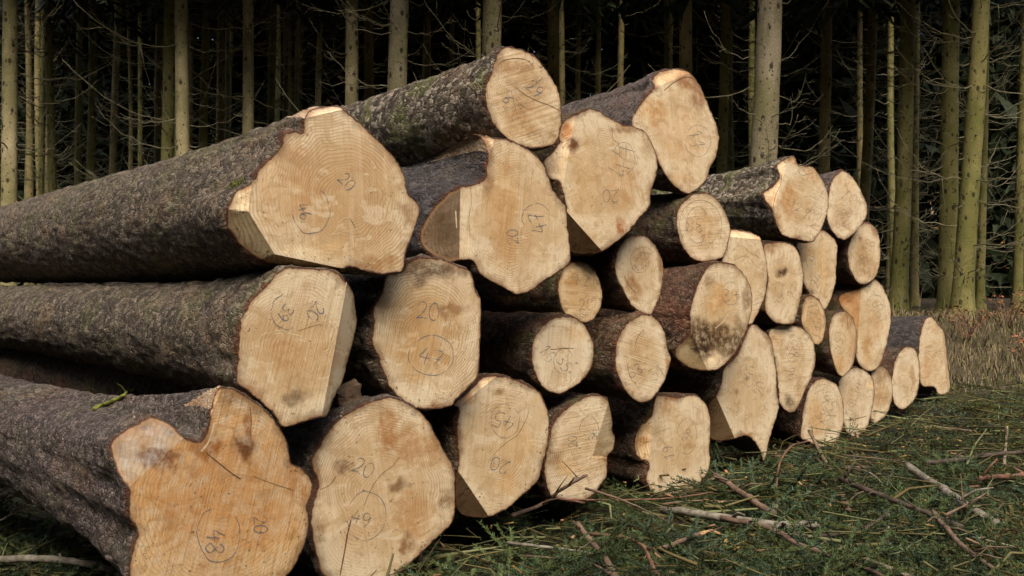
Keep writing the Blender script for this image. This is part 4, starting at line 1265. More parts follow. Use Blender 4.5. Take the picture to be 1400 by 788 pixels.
EDGE = [
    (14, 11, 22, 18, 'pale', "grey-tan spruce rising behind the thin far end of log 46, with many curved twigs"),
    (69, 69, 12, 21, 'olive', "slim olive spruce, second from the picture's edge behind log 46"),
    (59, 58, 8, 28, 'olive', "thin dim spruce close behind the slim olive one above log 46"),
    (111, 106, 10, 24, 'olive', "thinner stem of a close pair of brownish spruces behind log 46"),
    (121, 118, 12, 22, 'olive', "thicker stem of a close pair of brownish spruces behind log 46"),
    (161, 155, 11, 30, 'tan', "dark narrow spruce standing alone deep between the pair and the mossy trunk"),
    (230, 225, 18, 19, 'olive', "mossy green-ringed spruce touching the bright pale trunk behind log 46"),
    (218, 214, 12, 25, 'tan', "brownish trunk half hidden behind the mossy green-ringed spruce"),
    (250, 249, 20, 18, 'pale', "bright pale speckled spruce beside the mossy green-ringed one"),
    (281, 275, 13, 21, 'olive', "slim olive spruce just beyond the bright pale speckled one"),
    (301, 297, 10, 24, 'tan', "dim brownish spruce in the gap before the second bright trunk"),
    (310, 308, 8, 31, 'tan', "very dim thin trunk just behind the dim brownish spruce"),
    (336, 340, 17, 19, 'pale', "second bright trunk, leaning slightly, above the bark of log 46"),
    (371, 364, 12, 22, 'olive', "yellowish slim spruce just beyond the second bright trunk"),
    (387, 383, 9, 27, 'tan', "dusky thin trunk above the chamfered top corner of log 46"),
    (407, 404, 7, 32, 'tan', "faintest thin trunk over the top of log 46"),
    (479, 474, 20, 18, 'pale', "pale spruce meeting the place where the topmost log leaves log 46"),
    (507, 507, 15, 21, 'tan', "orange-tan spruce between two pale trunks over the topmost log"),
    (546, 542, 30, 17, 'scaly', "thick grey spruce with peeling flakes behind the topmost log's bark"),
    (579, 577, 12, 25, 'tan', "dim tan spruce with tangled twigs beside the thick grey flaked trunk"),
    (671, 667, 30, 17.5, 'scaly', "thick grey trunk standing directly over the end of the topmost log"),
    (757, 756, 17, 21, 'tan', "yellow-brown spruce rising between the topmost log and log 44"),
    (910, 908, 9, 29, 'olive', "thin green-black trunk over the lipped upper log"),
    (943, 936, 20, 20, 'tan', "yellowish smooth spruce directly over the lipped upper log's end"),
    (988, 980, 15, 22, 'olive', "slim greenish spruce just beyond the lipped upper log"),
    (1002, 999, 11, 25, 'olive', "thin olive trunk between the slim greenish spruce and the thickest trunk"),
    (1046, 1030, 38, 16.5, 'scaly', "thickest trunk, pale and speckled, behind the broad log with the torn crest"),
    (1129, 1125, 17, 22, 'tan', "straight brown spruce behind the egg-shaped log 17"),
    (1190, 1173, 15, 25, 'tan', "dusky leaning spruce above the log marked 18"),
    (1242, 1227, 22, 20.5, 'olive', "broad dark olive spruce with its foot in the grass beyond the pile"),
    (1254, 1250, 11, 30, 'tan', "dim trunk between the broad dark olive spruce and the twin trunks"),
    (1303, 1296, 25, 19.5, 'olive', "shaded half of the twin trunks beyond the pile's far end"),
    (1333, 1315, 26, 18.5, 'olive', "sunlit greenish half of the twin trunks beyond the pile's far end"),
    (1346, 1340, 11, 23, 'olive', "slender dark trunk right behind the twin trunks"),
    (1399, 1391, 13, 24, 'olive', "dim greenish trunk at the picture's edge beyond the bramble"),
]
for i, (a, b, w, D, kind, lab) in enumerate(EDGE):
    tree(a, b, w, D, kind, lab, "spruces at the forest edge", nbr=1.0 if D < 23 else 0.55, seed=i + 1)

# trees deeper in the stand
rr = random.Random(77)
k = 0
for j in range(4):
    Y = 40.0 + j * 2.8
    n = int(Y * 1.12 / 4.2)
    for i in range(n + 1):
        X = -Y * 0.56 + i * 4.2 + rr.uniform(-1.1, 1.1)
        y = Y + rr.uniform(-1.2, 1.2)
        p = 700 + X / y * F
        if p < -60 or p > 1460:
            continue
        if 935 < p < 975 or 1080 < p < 1128 or 1188 < p < 1214:
            continue
        if 1360 < p < 1388 or 1264 < p < 1284:      # the narrow gaps where the far light comes through
            continue
        tree(p + rr.uniform(-5, 5), p, rr.uniform(.22, .36) * F / y, y, rr.choice(('olive', 'tan', 'tan')),
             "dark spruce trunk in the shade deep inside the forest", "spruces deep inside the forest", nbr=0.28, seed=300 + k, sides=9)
        k += 1


def far_forest():
    rs = np.random.RandomState(5)
    n = 170000
    X = rs.uniform(-48, 48, n)
    Y = rs.uniform(50, 63, n)
    Z = rs.rand(n) * 26 + 0.3
    p = 700 + X / Y * F
    keep = ~(((p > 1366) & (p < 1381) & (Z < 3.6)) | ((p > 1269) & (p < 1281) & (Z > 3.8) & (Z < 7.2)))
    X, Y, Z = X[keep], Y[keep], Z[keep]
    # unseen stand round the clearing, added to block low sky light
    m = 26000
    az = rs.uniform(R(58), R(302), m)
    rad = rs.uniform(27, 36, m)
    X = np.concatenate([X, rad * np.sin(az)])
    Y = np.concatenate([Y, rad * np.cos(az)])
    Z = np.concatenate([Z, rs.rand(m) ** 0.9 * 25 + 0.3])
    m = 75000
    X2, Z2 = rs.uniform(-60, 60, m), rs.rand(m) * 30
    Y2 = rs.uniform(66, 74, m)
    p = 700 + X2 / Y2 * F
    keep = ~(((p > 1362) & (p < 1385) & (Z2 < 4.2)) | ((p > 1265) & (p < 1285) & (Z2 > 3.8) & (Z2 < 9)))
    X, Y, Z = np.concatenate([X, X2[keep]]), np.concatenate([Y, Y2[keep]]), np.concatenate([Z, Z2[keep]])
    n = len(X)
    c = np.stack([X, Y, Z], 1)
    d = rs.normal(size=(n, 3, 3)) * np.where(Y > 45, .33, .75)[:, None, None]
    V = (c[:, None] + d).reshape(-1, 3)
    T = np.arange(n * 3).reshape(-1, 3)
    t = np.repeat(rs.uniform(.4, 1.1, (n, 1)), 3, 0) * np.ones((1, 3))
    o = link("far_forest", tri_mesh("far_forest", V, T, M_CROWN, t))
    o['kind'] = 'stuff'


far_forest()


# ------------------------------------------------------------------ spruce brash on the ground
def frond(seed, dense=1.0):
    """one lopped spruce spray: stem, side twigs in a flat fan, needles round every twig"""
    rs = np.random.RandomState(seed)
    V, T, Cc = [], [], []

    def tri(a, b, c, col):
        o = len(V)
        V.extend((a, b, c))
        Cc.extend((col, col, col))
        T.append((o, o + 1, o + 2))

    def twig(p, d, l, r0, young):
        p, d = np.array(p), np.array(d) / np.linalg.norm(d)
        side = np.cross(d, (0, 0, 1.0))
        side /= np.linalg.norm(side)
        up = np.cross(side, d)
        n = max(3, int(l / 0.007 * dense))
        e = p + d * l + np.array([0, 0, -0.10 * l])
        wood = (2.2, 1.15, 0.9)
        for s in (side, up):
            tri(p + s * r0, p - s * r0, e + s * r0 * .4, wood)
        for i in range(n):
            t = (i + rs.rand()) / n
            q = p + (e - p) * t
            for _ in range(4):
                a = rs.uniform(0, 6.283)
                rad = side * math.cos(a) + up * (0.75 * math.sin(a) + 0.2)
                nd = d * 0.75 + rad * 0.8
                nd /= np.linalg.norm(nd)
                ln = rs.uniform(.013, .021)
                sd = np.cross(nd, rs.normal(size=3))
                sd /= np.linalg.norm(sd)
                wd = 0.0023 / max(dense, .35) ** .6
                c = (0.65 + 0.5 * rs.rand()) * (0.8 + 0.5 * t * young)
                tri(q + sd * wd, q - sd * wd, q + nd * ln, (c, c, c))

    L = rs.uniform(.34, .52)
    twig((0, 0, 0), (1, 0, 0.1), L, .0035, 1)
    k = rs.randint(6, 9)
    for i in range(k):
        t = 0.10 + 0.8 * (i + rs.rand() * .6) / k
        s = 1 if i % 2 else -1
        l = (0.24 - 0.16 * t) * rs.uniform(.75, 1.3)
        twig((L * t, 0, 0.1 * L * t - .1 * L * t * t), (0.72, s * 0.75, rs.uniform(-.2, .15)), l, .0022, 1.2)
    return np.array(V), np.array(T), np.array(Cc)


FR_HI = [frond(i, 1.0) for i in range(5)]
FR_LO = [frond(20 + i, 0.33) for i in range(4)]


def pile_coords(x, y):
    dx, dy = x - PB[0], y - PB[1]
    det = PD[0] * PA[1] - PA[0] * PD[1]
    return (dx * PA[1] - PA[0] * dy) / det, (PD[0] * dy - PD[1] * dx) / det


def brash():
    rs = np.random.RandomState(3)
    VV, TT, CC = [], [], []
    o = 0
    tries = 8200
    for _ in range(tries):
        Y = 3.3 + 9.6 * rs.rand() ** 1.25
        X = rs.uniform(-0.62 * Y, 0.60 * Y)
        s, t = pile_coords(X, Y)
        if -0.7 < s < 9.4 and t > 0.75:
            continue
        if s < -0.7 and t > 3:
            continue
        q = Y + 0.45 * (X - 4.5)
        # thins out towards the dry grass, uneven heaps elsewhere
        dens = 1 - smooth(11.3, 13.6, q)
        heap = noise.noise(Vector((X * 1.1, Y * 1.1, 3.0)))
        fine = noise.noise(Vector((X * 3.3, Y * 3.3, 7.0)))
        dens *= 0.60 + 0.8 * heap + 0.75 * fine
        if X < -0.2 and Y < 7 and s < -0.7:
            dens *= 1.2
        if rs.rand() > dens:
            continue
        near = Y < 6.6
        v, tr, c = (FR_HI[rs.randint(5)] if near else FR_LO[rs.randint(4)])
        sc = rs.uniform(.8, 1.45)
        if t > -0.4 and s > -1.0:
            sc *= .75
        yaw, pit, rol = rs.uniform(0, 6.283), .08 + rs.normal() * .16, rs.normal() * .5
        cy, sy, cp, sp, cr, sr = math.cos(yaw), math.sin(yaw), math.cos(pit), math.sin(pit), math.cos(rol), math.sin(rol)
        Rm = np.array([[cy, -sy, 0], [sy, cy, 0], [0, 0, 1]]) @ np.array([[cp, 0, sp], [0, 1, 0], [-sp, 0, cp]]) @ np.array([[1, 0, 0], [0, cr, -sr], [0, sr, cr]])
        z = ground_z(X, Y) + 0.010 + 0.06 * rs.rand() * (1 + max(0, heap) * 1.5 + max(0, fine) * 2.2)
        if t > -0.4 and s > -1.0:
            z = ground_z(X, Y) + .01
        P = (v * sc) @ Rm.T + np.array([X, Y, z])
        hue = rs.rand()
        br = rs.uniform(.35, 1.35) * (1 + .5 * fine)
        if hue < .06:
            tint = np.array([1.55, 0.95, 0.65]) * br          # browned spray
        elif hue < .35:
            tint = np.array([0.85, 0.95, 1.05]) * br        # bluish
        elif q > 8.8 or hue > .8:
            tint = np.array([1.15, 1.12, 0.78]) * br        # yellowish
        else:
            tint = np.array([0.95, 1.0, 0.8]) * br
        VV.append(P)
        TT.append(tr + o)
        CC.append(c * tint)
        o += len(P)
    # bare broken twigs mixed into the sprays
    wood = ((2.6, 1.6, 1.3), (1.4, .85, .75), (3.4, 2.5, 2.2), (2.0, 1.1, .85))
    for _ in range(3000):
        Y = 3.5 + 8.0 * rs.rand() ** 1.3
        X = rs.uniform(-0.55 * Y, 0.58 * Y)
        s, t = pile_coords(X, Y)
        if (-0.7 < s < 9.4 and t > 0.2) or (s < -.7 and t > 2):
            continue
        a, l = rs.uniform(0, 6.283), rs.uniform(.08, .42)
        p = np.array([X, Y, ground_z(X, Y) + rs.uniform(.04, .14)])
        d = np.array([math.cos(a), math.sin(a), rs.normal() * .14])
        bend = np.array([-math.sin(a), math.cos(a), rs.normal() * .4]) * l * rs.normal() * .13
        pts = [p, p + d * l * .5 + bend, p + d * l]
        r0 = rs.uniform(.0016, .0055) if rs.rand() < .85 else rs.uniform(.006, .010)
        v, f = tube(pts, [r0, r0 * .8, r0 * .5], 4, False)
        tr = []
        for q in f:
            tr += [(q[0], q[1], q[2]), (q[0], q[2], q[3])]
        VV.append(np.array([tuple(x) for x in v]))
        TT.append(np.array(tr) + o)
        CC.append(np.ones((len(v), 3)) * np.array(wood[rs.randint(4)]) * rs.uniform(.5, 1.1))
        o += len(v)
    ob = link("spruce_brash", tri_mesh("spruce_brash", np.concatenate(VV), np.concatenate(TT), M_BRASH, np.concatenate(CC)))
    ob['kind'] = 'stuff'
    return sum(len(t) for t in TT)


print("brash triangles", brash())


def dry_grass():
    rs = np.random.RandomState(9)
    V, T, Cc = [], [], []
    n = 0
    for _ in range(60000):
        Y = rs.uniform(9.5, 21)
        X = rs.uniform(1.5, 13)
        q = Y + 0.55 * (X - 4.5)
        d = smooth(10.8, 13.4, q + 1.2 * noise.noise(Vector((X * .8, Y * .8, 1)))) * (1 - .7 * smooth(17.5, 20.5, Y))
        s, t = pile_coords(X, Y)
        if -1 < s < 9.0 and t > -0.1:
            continue
        clump = 0.45 + 0.9 * noise.noise(Vector((X * 2.1, Y * 2.1, 8)))
        if rs.rand() > d * clump:
            continue
        z = ground_z(X, Y) - .01
        tall = rs.rand() < .015
        h = rs.uniform(.5, .85) if tall else rs.uniform(.06, .22)
        a = rs.uniform(0, 6.283)
        ln = (0.25 if tall else rs.uniform(.3, 1.1)) * h
        w = .0035 if tall else rs.uniform(.003, .007)
        ca, sa = math.cos(a), math.sin(a)
        m = np.array([X + ca * ln * .35, Y + sa * ln * .35, z + h * .62])
        e = np.array([X + ca * ln, Y + sa * ln, z + h * (1 if tall else rs.uniform(.55, .95))])
        b = np.array([X, Y, z])
        sd = np.array([-sa, ca, 0]) * w
        if rs.rand() < .5:
            sd = np.array([w, 0, 0])
        o = len(V)
        V.extend((b - sd, b + sd, m - sd * .8, m + sd * .8, e))
        T.extend(((o, o + 1, o + 3), (o, o + 3, o + 2), (o + 2, o + 3, o + 4)))
        c = rs.uniform(.35, 1.0)
        col = (c, c * rs.uniform(.85, 1.0), c * rs.uniform(.7, 1.0)) if rs.rand() < .72 else (c * .42, c * .55, c * .25)
        Cc.extend([col] * 5)
    o = link("dry_grass", tri_mesh("dry_grass", np.array(V), np.array(T), M_GRASS, np.array(Cc)))
    o['kind'] = 'stuff'


dry_grass()


def wood_chips():
    rs = np.random.RandomState(21)
    V, T, Cc = [], [], []
    k = 0
    while k < 230:
        Y = rs.uniform(3.6, 9)
        X = rs.uniform(-.5 * Y, .55 * Y)
        s, t = pile_coords(X, Y)
        if t > 0.15:
            continue
        k += 1
        z = ground_z(X, Y) + rs.uniform(.05, .13)
        l, w, h = rs.uniform(.015, .07), rs.uniform(.006, .018), rs.uniform(.003, .008)
        a, b = rs.uniform(0, 6.283), rs.normal() * .35
        ux = np.array([math.cos(a) * math.cos(b), math.sin(a) * math.cos(b), math.sin(b)])
        uy = np.cross((0, 0, 1.0), ux)
        uy /= np.linalg.norm(uy)
        uz = np.cross(ux, uy)
        c = np.array([X, Y, z])
        o = len(V)
        for sx in (-1, 1):
            for sy in (-1, 1):
                for sz in (-1, 1):
                    tp = rs.uniform(.5, 1)
                    V.append(c + ux * sx * l / 2 + uy * sy * w / 2 * tp + uz * sz * h / 2)
        for q in ((0, 1, 3, 2), (4, 6, 7, 5), (0, 4, 5, 1), (2, 3, 7, 6), (0, 2, 6, 4), (1, 5, 7, 3)):
            T.append((o + q[0], o + q[1], o + q[2]))
            T.append((o + q[0], o + q[2], o + q[3]))
        cc = rs.uniform(.5, 1.05)
        Cc.extend([(cc, cc * rs.uniform(.72, 1.0), cc * rs.uniform(.45, .95))] * 8)
    m = mat_foliage("wood_chip", (0.46, 0.33, 0.19), 0.85)
    o = link("wood_chips", tri_mesh("wood_chips", np.array(V), np.array(T), m, np.array(Cc)))
    o['kind'] = 'stuff'


wood_chips()

# ------------------------------------------------------------------ fallen branches and other single things
M_STICK = {
    'brown': mat_plain("brown_stick_bark", (0.230, 0.155, 0.108), .5, 14, .85, alt=(0.12, 0.08, 0.056)),
    'grey': mat_plain("lichened_grey_stick", (0.29, 0.265, 0.21), .6, 22, .9, alt=(0.13, 0.11, 0.08)),
    'dark': mat_plain("dark_wet_stick", (0.115, 0.083, 0.063), .5, 14, .75, alt=(0.058, 0.043, 0.033)),
    'red': mat_plain("reddish_stem", (0.25, 0.125, 0.08), .45, 14, .7, alt=(0.11, 0.06, 0.04)),
    'pale': mat_plain("pale_dry_twig", (0.34, 0.285, 0.20), .4, 20, .85, alt=(0.20, 0.16, 0.105)),
}
M_SNAP = mat_plain("snapped_raw_wood", (0.58, 0.38, 0.19), .4, 40, .85)


def ground_hit(px, py, h):
    """the point where the ground (raised by h) is seen"""
    z = 5.0
    d = ray(px, py)
    for _ in range(40):
        P = CAMV + d * z
        z = (CAM_H - (ground_z(P[0], P[1]) + h)) / max(1e-6, -d[2])
    return CAMV + d * z


def stick(name, label, pts, w0, w1, mat, twigs=0, snap=False, cat="branch", rough=.10, seed=0):
    """pts: (px, py, height above the ground) or (px, py, None, depth)"""
    rr = random.Random(seed + 900)
    P = []
    for p in pts:
        P.append(ground_hit(p[0], p[1], p[2] + .055) if p[2] is not None else unp(p[0], p[1], p[3]))
    P = [Vector(p) for p in spline(P, 5)]
    n = len(P)
    for i in range(1, n - 1):
        P[i] += Vector((rr.uniform(-1, 1), rr.uniform(-1, 1), rr.uniform(-1, 1))) * (0.10 * (w0 + w1) / 2)
    rad = [(w0 + (w1 - w0) * i / (n - 1)) / 2 * 0.8 * rr.uniform(.92, 1.08) for i in range(n)]
    base = Vector(P[0])
    parts = [tube([p - base for p in P], rad, 8, True, rough)]
    for k in range(twigs):
        i = rr.randint(1, n - 2)
        d = (P[i + 1] - P[i - 1]).normalized()
        v = (d * rr.uniform(.2, .9) + Vector((rr.uniform(-1, 1), rr.uniform(-1, 1), rr.uniform(.0, .7)))).normalized()
        l = rr.uniform(.05, .22)
        q = P[i] - base
        parts.append(tube([q, q + v * l * .5 + Vector((0, 0, rr.uniform(-.01, .02))), q + v * l], [rad[i] * .5, rad[i] * .35, rad[i] * .18], 5))
    V, Fc = merge(parts)
    me = mesh(name, V, Fc, mat, True)
    if snap:
        root = thing(name, label, cat, tuple(base), "loose branches lying in front of the pile")
        link("stem", me, root)
        d = (P[-1] - P[-3]).normalized()
        q = P[-1] - base
        v, f = tube([q - d * .004, q + d * w1 * .5, q + d * w1 * 2.0 + Vector((0, 0, w1 * .2))], [rad[-1] * .97, rad[-1] * .8, rad[-1] * .15], 7, True, .15)
        link("snapped_end", mesh("snapped_end", v, f, M_SNAP), root)
        return root
    o = link(name, me, None, tuple(base))
    return tag(o, label, cat, "loose branches lying in front of the pile")


S = stick
S("fallen_branch", "brown stick leaning up against the bottom-row log marked 45 and 32", [(1160, 697, .04), (1138, 648, None, 6.35), (1106, 589, None, 6.75)], .034, .026, M_STICK['brown'], 3, seed=1)
S("fallen_branch", "thin reddish stem bent in an arch beside the leaning stick", [(1064, 703, .03), (1061, 668, None, 5.6), (1066, 634, None, 5.75), (1082, 610, None, 6.0), (1104, 604, None, 6.2)], .017, .013, M_STICK['red'], 1, seed=2)
S("fallen_branch", "thick greyish-brown pole slanting down beyond the leaning stick, crossed by a thin twig", [(1241, 637, .10), (1290, 670, .08), (1325, 694, .06), (1365, 716, .03)], .062, .045, M_STICK['grey'], 2, seed=3)
S("fallen_branch", "lichen-grey snapped pole lying level in front of log 19 and 36", [(905, 697, .09), (985, 707, .10), (1060, 716, .10), (1119, 718, .09)], .048, .040, M_STICK['grey'], 2, seed=4)
S("fallen_branch", "long brown branch running down from the snapped grey pole", [(985, 708, .11), (1050, 722, .11), (1100, 748, .10), (1160, 768, .08), (1215, 792, .06)], .032, .024, M_STICK['brown'], 5, seed=5)
S("fallen_branch", "dark branch slanting between the leaning stick and the thick pole", [(1150, 655, .09), (1200, 676, .09), (1255, 697, .08), (1318, 722, .06)], .040, .026, M_STICK['dark'], 5, seed=6)
S("fallen_branch", "pale weathered branch low in the brash below the long brown branch's end", [(1150, 749, .08), (1190, 768, .09), (1250, 792, .08)], .028, .034, M_STICK['pale'], 2, seed=7)
S("fallen_branch", "brown broken branch in the shade at the foot of the splintered kite-shaped log", [(978, 650, .12), (1005, 668, .09), (1030, 685, .08), (1060, 705, .07)], .040, .046, M_STICK['brown'], 3, seed=8)
S("fallen_branch", "stout reddish-brown stick in the brash before the 20 and 36 log", [(847, 800, .06), (826, 762, .09), (806, 738, .11), (790, 716, .14)], .040, .030, M_STICK['brown'], 3, seed=9)
S("fallen_branch", "short brown stick with a yellow snapped end below the lichen-grey pole", [(900, 752, .07), (935, 738, .10), (958, 730, .12)], .026, .024, M_STICK['brown'], 1, True, seed=10)
S("fallen_branch", "dark brown stick running out of the picture's lower corner", [(1276, 700, .10), (1300, 730, .08), (1335, 762, .06), (1385, 795, .04)], .030, .026, M_STICK['brown'], 4, seed=11)
S("twig", "thin pale twig lying across the thick greyish-brown pole", [(1292, 705, .10), (1322, 690, .15), (1349, 674, .17)], .017, .012, M_STICK['brown'], 2, seed=12)
S("fallen_branch", "dark rotten branch lying level beyond the thick greyish-brown pole", [(1262, 634, .06), (1310, 629, .08), (1360, 622, .07), (1410, 617, .06)], .040, .034, M_STICK['dark'], 5, seed=13)
S("twig", "long straight twig lying just below log 19 and 36", [(770, 683, .15), (850, 684, .14), (920, 681, .14), (974, 673, .15)], .012, .008, M_STICK['red'], 1, seed=14)
S("fallen_branch", "grey-brown bare branch lying in the corner below the fluted log 48", [(-10, 765, .10), (60, 765, .10), (120, 771, .09), (180, 790, .08)], .036, .030, M_STICK['grey'], 1, seed=15)
S("twig", "small upright snapped stick beyond the dark rotten branch", [(1373, 636, .03), (1375, 610, None, 7.35), (1377, 583, None, 7.35)], .026, .020, M_STICK['pale'], 0, seed=16)
S("twig", "thin pale twig curving up from the brash beside the dark slanting branch", [(1215, 722, .05), (1214, 690, None, 5.5), (1205, 660, None, 5.7), (1180, 643, None, 6.0), (1150, 642, None, 6.3)], .012, .007, M_STICK['pale'], 2, seed=17)
S("twig", "knobbly dead twig standing in front of the log marked 20 and 36", [(700, 705, .10), (740, 690, None, 5.0), (770, 668, None, 4.95), (803, 650, None, 4.9)], .026, .018, M_STICK['brown'], 7, seed=18)
S("twig", "reddish twig crossing the knobbly dead twig", [(722, 672, None, 5.1), (760, 681, None, 5.0), (800, 688, .12)], .018, .012, M_STICK['red'], 2, seed=19)
S("twig", "lichened greenish twig lying in the needles left of the stout reddish-brown stick".replace("left of", "beside"), [(693, 742, .12), (735, 747, .12), (780, 752, .10), (815, 758, .08)], .017, .011, M_STICK['grey'], 4, seed=20)
S("twig", "hooked brown twig curling from the stout stick towards the picture's lower edge", [(806, 730, .12), (850, 734, .12), (880, 748, .12), (890, 770, .09), (905, 795, .07)], .018, .020, M_STICK['red'], 3, seed=21)
S("twig", "slender pale twig on the soil near the picture's lower corner", [(1330, 735, .08), (1362, 742, .08), (1402, 752, .07)], .012, .009, M_STICK['pale'], 2, seed=22)
S("fallen_branch", "reddish-brown branch half sunk in the brash behind the thick pole", [(1335, 655, .06), (1370, 652, .08), (1410, 650, .07)], .045, .038, M_STICK['red'], 3, seed=23)
S("twig", "thin grey forked twig hanging in the dark gap under the fluted log 48", [(0, 712, .16), (25, 701, .17), (60, 711, .16), (100, 726, .14)], .010, .006, M_STICK['grey'], 4, seed=24)
S("twig", "fine twig stretched over the needles in front of the plain log 14", [(1150, 622, .10), (1195, 627, .10), (1240, 632, .10)], .012, .008, M_STICK['brown'], 1, seed=25)
S("fallen_branch", "dark branch lying behind the long brown branch near its middle", [(1100, 735, .07), (1140, 731, .08), (1180, 726, .07), (1215, 700, .06)], .026, .016, M_STICK['dark'], 3, seed=26)

def bough(px, py, lift, yaw, tiltv, scale, label, seed, depth=None):
    """a lopped spruce bough: woody stem with several leafy sprays"""
    rs = random.Random(seed)
    base = Vector(ground_hit(px, py, lift)) if depth is None else Vector(unp(px, py, depth))
    root = thing("spruce_bough", label, "branch", tuple(base), "green spruce boughs lying by the pile")
    d = Vector((math.cos(yaw) * math.cos(tiltv), math.sin(yaw) * math.cos(tiltv), math.sin(tiltv)))
    L = .55 * scale
    P = [d * L * t + Vector((0, 0, -.16 * L * t * t)) for t in (0, .2, .4, .6, .8, 1)]
    v, f = tube(P, [.009 * scale * (1 - .7 * i / 5) for i in range(6)], 6)
    link("stem", mesh("stem", v, f, M_STICK['brown'], True), root)
    VV, TT, CC, o = [], [], [], 0
    for k in range(9):
        t = .1 + .9 * k / 8
        q = P[0].lerp(P[-1], t) + Vector((0, 0, -.16 * L * t * t + .08 * L * t))
        a = yaw + (0 if k == 8 else rs.choice((-1, 1)) * rs.uniform(.3, .9))
        pit = -tiltv + rs.uniform(.05, .55)
        fv, ft, fc = FR_HI[k % 5]
        cy, sy, cp, sp = math.cos(a), math.sin(a), math.cos(pit), math.sin(pit)
        rl = rs.uniform(-.5, .5)
        cr, sr = math.cos(rl), math.sin(rl)
        Rm = np.array([[cy, -sy, 0], [sy, cy, 0], [0, 0, 1]]) @ np.array([[cp, 0, sp], [0, 1, 0], [-sp, 0, cp]]) @ np.array([[1, 0, 0], [0, cr, -sr], [0, sr, cr]])
        VV.append((fv * scale * rs.uniform(.75, 1.05) * (.85 if k < 8 else 1)) @ Rm.T + np.array(q))
        TT.append(ft + o)
        b = rs.uniform(.75, 1.35)
        CC.append(fc * np.array([.95, 1.05, .8]) * b)
        o += len(fv)
    link("needles", tri_mesh("needles", np.concatenate(VV), np.concatenate(TT), M_BRASH, np.concatenate(CC)), root)


bough(1118, 628, .30, R(-75), R(-25), .85, "green bough hanging over the foot of the leaning stick", 1, 6.5)
bough(800, 668, .22, R(-25), R(-8), .8, "green bough with drooping tip before the 20 and 36 log and its dead twig", 2, 4.95)
bough(905, 690, .10, R(10), R(8), .8, "green bough tucked under the log marked 19 and 36", 3)
bough(985, 628, .08, R(20), R(10), .9, "dark green bough in the shade below the kite-shaped log", 4)
bough(1330, 590, .08, R(160), R(8), 1.1, "yellowish green bough near the pile's far end beyond the dark rotten branch", 5)
bough(40, 748, .10, R(15), R(5), .8, "green bough in the dark corner beneath the fluted log 48", 6)
bough(1010, 770, .07, R(170), R(8), .8, "green bough spread flat below the lichen-grey snapped pole", 7)
bough(1190, 640, .08, R(-150), R(10), .9, "green bough lying between the plain log 14 and the thick greyish-brown pole", 8)
bough(700, 760, .08, R(-20), R(6), .75, "green bough under the lichened greenish twig near the broad log 49", 9)

bpy.context.view_layer.update()
DG = bpy.context.evaluated_depsgraph_get()


def on_surface(px, py):
    d = Vector(ray(px, py)).normalized()
    ok, loc, nn, _, _, _ = scene.ray_cast(DG, Vector(CAMV), d)
    return loc, (nn if nn.dot(d) < 0 else -nn)


def moss_tuft():
    rs = random.Random(4)
    V, Fc = [], []
    c0 = on_surface(326, 254)[0]
    for (a, b) in ((316, 258), (320, 255), (324, 253), (328, 251), (332, 249), (335, 247), (322, 257), (327, 255), (331, 252)):
        p, nn = on_surface(a - 2, b)
        for _ in range(26):
            q = p - c0 + Vector((rs.uniform(-1, 1), rs.uniform(-1, 1), rs.uniform(-1, 1))) * .010
            d = (nn * .7 + Vector((rs.uniform(-1, 1), rs.uniform(-1, 1), rs.uniform(-.6, 1.2)))).normalized() * rs.uniform(.006, .016)
            s = d.cross(Vector((rs.uniform(-1, 1), rs.uniform(-1, 1), .3))).normalized() * .0016
            o = len(V)
            V += [q - s, q + s, q + d]
            Fc.append((o, o + 1, o + 2))
    m = mat_plain("bright_moss", (0.17, 0.19, 0.03), .5, 60, .9, alt=(0.07, 0.085, 0.015), bump=0)
    tag(link("moss_tuft", mesh("moss_tuft", V, Fc, m), None, tuple(c0)), "bright green moss tuft growing on the bark rim of log 46", "moss")


moss_tuft()


def mossy_twig():
    P = []
    for (a, b) in ((129, 562), (140, 556), (152, 551), (163, 547), (172, 542), (176, 536), (183, 535), (190, 533)):
        p, nn = on_surface(a, b)
        P.append(p + nn * .007)
    P[-1] = P[-2] + (P[-2] - P[-3]).normalized() * .03 + Vector((0, 0, .004))
    base = Vector(P[0])
    Q = [Vector(p) - base for p in spline([tuple(p) for p in P], 4)]
    m = mat_plain("lime_lichen_twig", (0.25, 0.27, 0.045), .5, 60, .9, alt=(0.12, 0.13, 0.03))
    v, f = tube(Q, [.0075 * (1 - .3 * i / len(Q)) for i in range(len(Q))], 7, True, .3)
    k = len(Q) * 2 // 3
    e = tube([Q[k], Q[k] + Vector((-.03, .01, .03)), Q[k] + Vector((-.055, .02, .042))], [.004, .003, .001], 5)
    v, f = merge([(v, f), e])
    tag(link("mossy_twig", mesh("mossy_twig", v, f, m, True), None, tuple(base)), "lime green lichened twig lying on the bark of the fluted log 48", "twig")


mossy_twig()


def bark_chunk():
    rs = random.Random(8)
    p, nn = on_surface(474, 553)
    bm = bmesh.new()
    bmesh.ops.create_cube(bm, size=1)
    bmesh.ops.subdivide_edges(bm, edges=bm.edges, cuts=2, use_grid_fill=True)
    for v in bm.verts:
        v.co = Vector((v.co.x * .105, v.co.y * .07, v.co.z * .075 * (1 + .5 * v.co.x)))
        v.co += Vector([noise.noise(v.co * 30 + Vector((i * 7, 0, 0))) * .014 for i in range(3)])
    me = bpy.data.meshes.new("bark_chunk")
    bm.to_mesh(me)
    bm.free()
    me.materials.append(mat_plain("crumbly_bark_chunk", (0.22, 0.155, 0.10), .5, 30, .9, alt=(0.10, 0.065, 0.045), bump=.01))
    o = link("bark_chunk", me, None, tuple(p + Vector((0, 0.02, .032))))
    o.rotation_euler = (.15, -.2, .5)
    tag(o, "crumbly brown bark chunk lodged between logs 39, 47 and 49", "bark chunk")


bark_chunk()


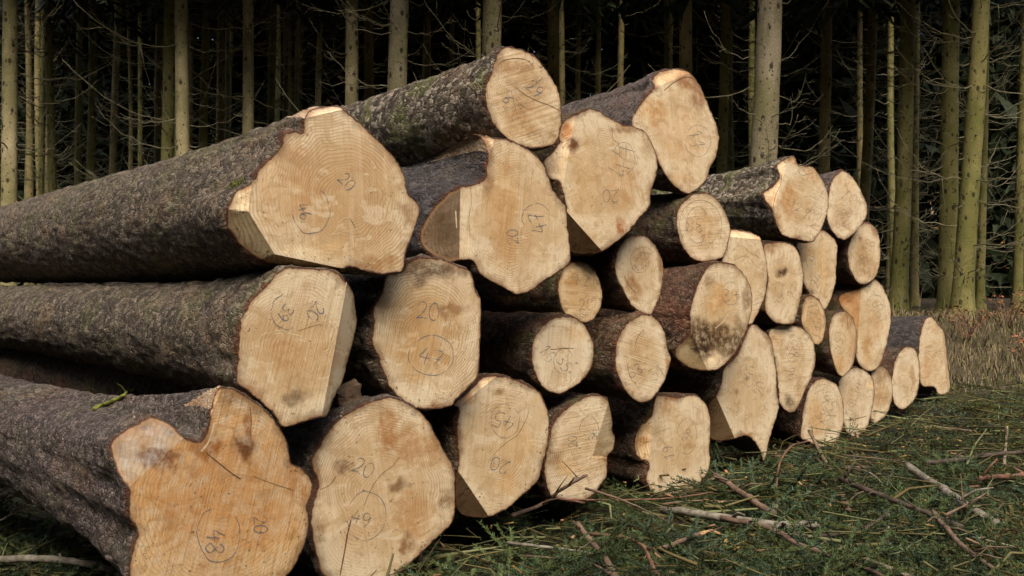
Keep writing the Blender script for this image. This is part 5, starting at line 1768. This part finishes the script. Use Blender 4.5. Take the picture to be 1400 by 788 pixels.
def bramble(px, py, D, label, seed, size, leafc):
    rs = random.Random(seed)
    X = (px - 700) / F * D
    z = ground_z(X, D)
    root = thing("bramble_bush", label, "bush", (X, D, z))
    cparts, LV, LF, LC = [], [], [], []
    for k in range(11):
        a = rs.uniform(0, 6.283)
        h = rs.uniform(.5, 1.0) * size
        l = rs.uniform(.3, .8) * size
        P = [Vector((math.cos(a) * l * t * .9 + rs.uniform(-.02, .02), math.sin(a) * l * t, h * (1.5 * t - .85 * t * t))) for t in (0, .2, .4, .6, .8, 1)]
        cparts.append(tube(P, [.006, .0055, .005, .004, .003, .002], 5))
        for i in range(16):
            t = rs.uniform(.25, 1) * 5
            j = min(4, int(t))
            q = P[j].lerp(P[j + 1], t - j) + Vector((rs.uniform(-1, 1), rs.uniform(-1, 1), rs.uniform(-1, 1))) * .05
            u = Vector((rs.uniform(-1, 1), rs.uniform(-1, 1), rs.uniform(-.5, .5))).normalized()
            v = u.cross(Vector((rs.uniform(-1, 1), rs.uniform(-1, 1), 1))).normalized()
            s = rs.uniform(.015, .034)
            o = len(LV)
            LV += [q - u * s, q + v * s * .6, q + u * s, q - v * s * .6]
            LF += [(o, o + 1, o + 2), (o, o + 2, o + 3)]
            c = rs.uniform(.5, 1.2)
            b = leafc if rs.random() < .6 else (.35, .42, .16)
            LC += [(b[0] * c, b[1] * c, b[2] * c)] * 4
    v, f = merge(cparts)
    link("stems", mesh("stems", v, f, M_STICK['red'], True), root)
    link("foliage", tri_mesh("foliage", np.array([tuple(p) for p in LV]), np.array(LF), M_LEAF, np.array(LC)), root)


M_LEAF = mat_foliage("bramble_leaf", (0.40, 0.22, 0.15), .7)
bramble(1378, 440, 15.5, "russet-leaved bramble in the dry grass beside the twin trunks", 1, .95, (.85, .55, .45))
bramble(1322, 450, 14.5, "smaller bramble with few russet leaves in front of the twin trunks", 2, .75, (.85, .55, .45))
bramble(1400, 470, 13.2, "low bramble sprawling in the dry grass at the picture's edge", 3, .6, (.8, .6, .45))


def add_glint_tree(px, D, h, label, seed):  # added tree; its orange leaf colour imitates a glint of sun
    rs = np.random.RandomState(seed)
    X = (px - 700) / F * D
    root = thing("glint_tree", label, "tree", (X, D, .7))
    v, f = tube([(0, 0, -.4), (.1, 0, h * .3), (0, .1, h * .7)], [.22, .16, .06], 8)
    link("trunk", mesh("trunk", v, f, TRUNK['tan'], True), root)
    n = 2600
    d = rs.normal(size=(n, 3))
    d /= np.linalg.norm(d, axis=1)[:, None]
    c = d * (rs.rand(n, 1) ** .45) * np.array([h * .36, h * .36, h * .46]) + np.array([0, 0, h * .55])
    c += .5 * np.sin(c[:, [1, 2, 0]] * 1.9)
    V = (c[:, None] + rs.normal(size=(n, 3, 3)) * .16).reshape(-1, 3)
    t = np.repeat(rs.uniform(.5, 1.3, (n, 1)), 3, 0) * np.ones((1, 3))
    link("crown", tri_mesh("crown", V, np.arange(n * 3).reshape(-1, 3), M_GLINT_LEAF, t), root)


M_GLINT_LEAF = mat_foliage("orange_glint_leaves", (0.55, 0.26, 0.07), .7)
add_glint_tree(1274, 108, 10.0, "added orange-leaved tree imitating a sun glint between the dark olive spruce and twin trunks", 1)
add_glint_tree(1360, 112, 9.0, "added orange-leaved tree imitating a sun glint behind the bramble", 2)
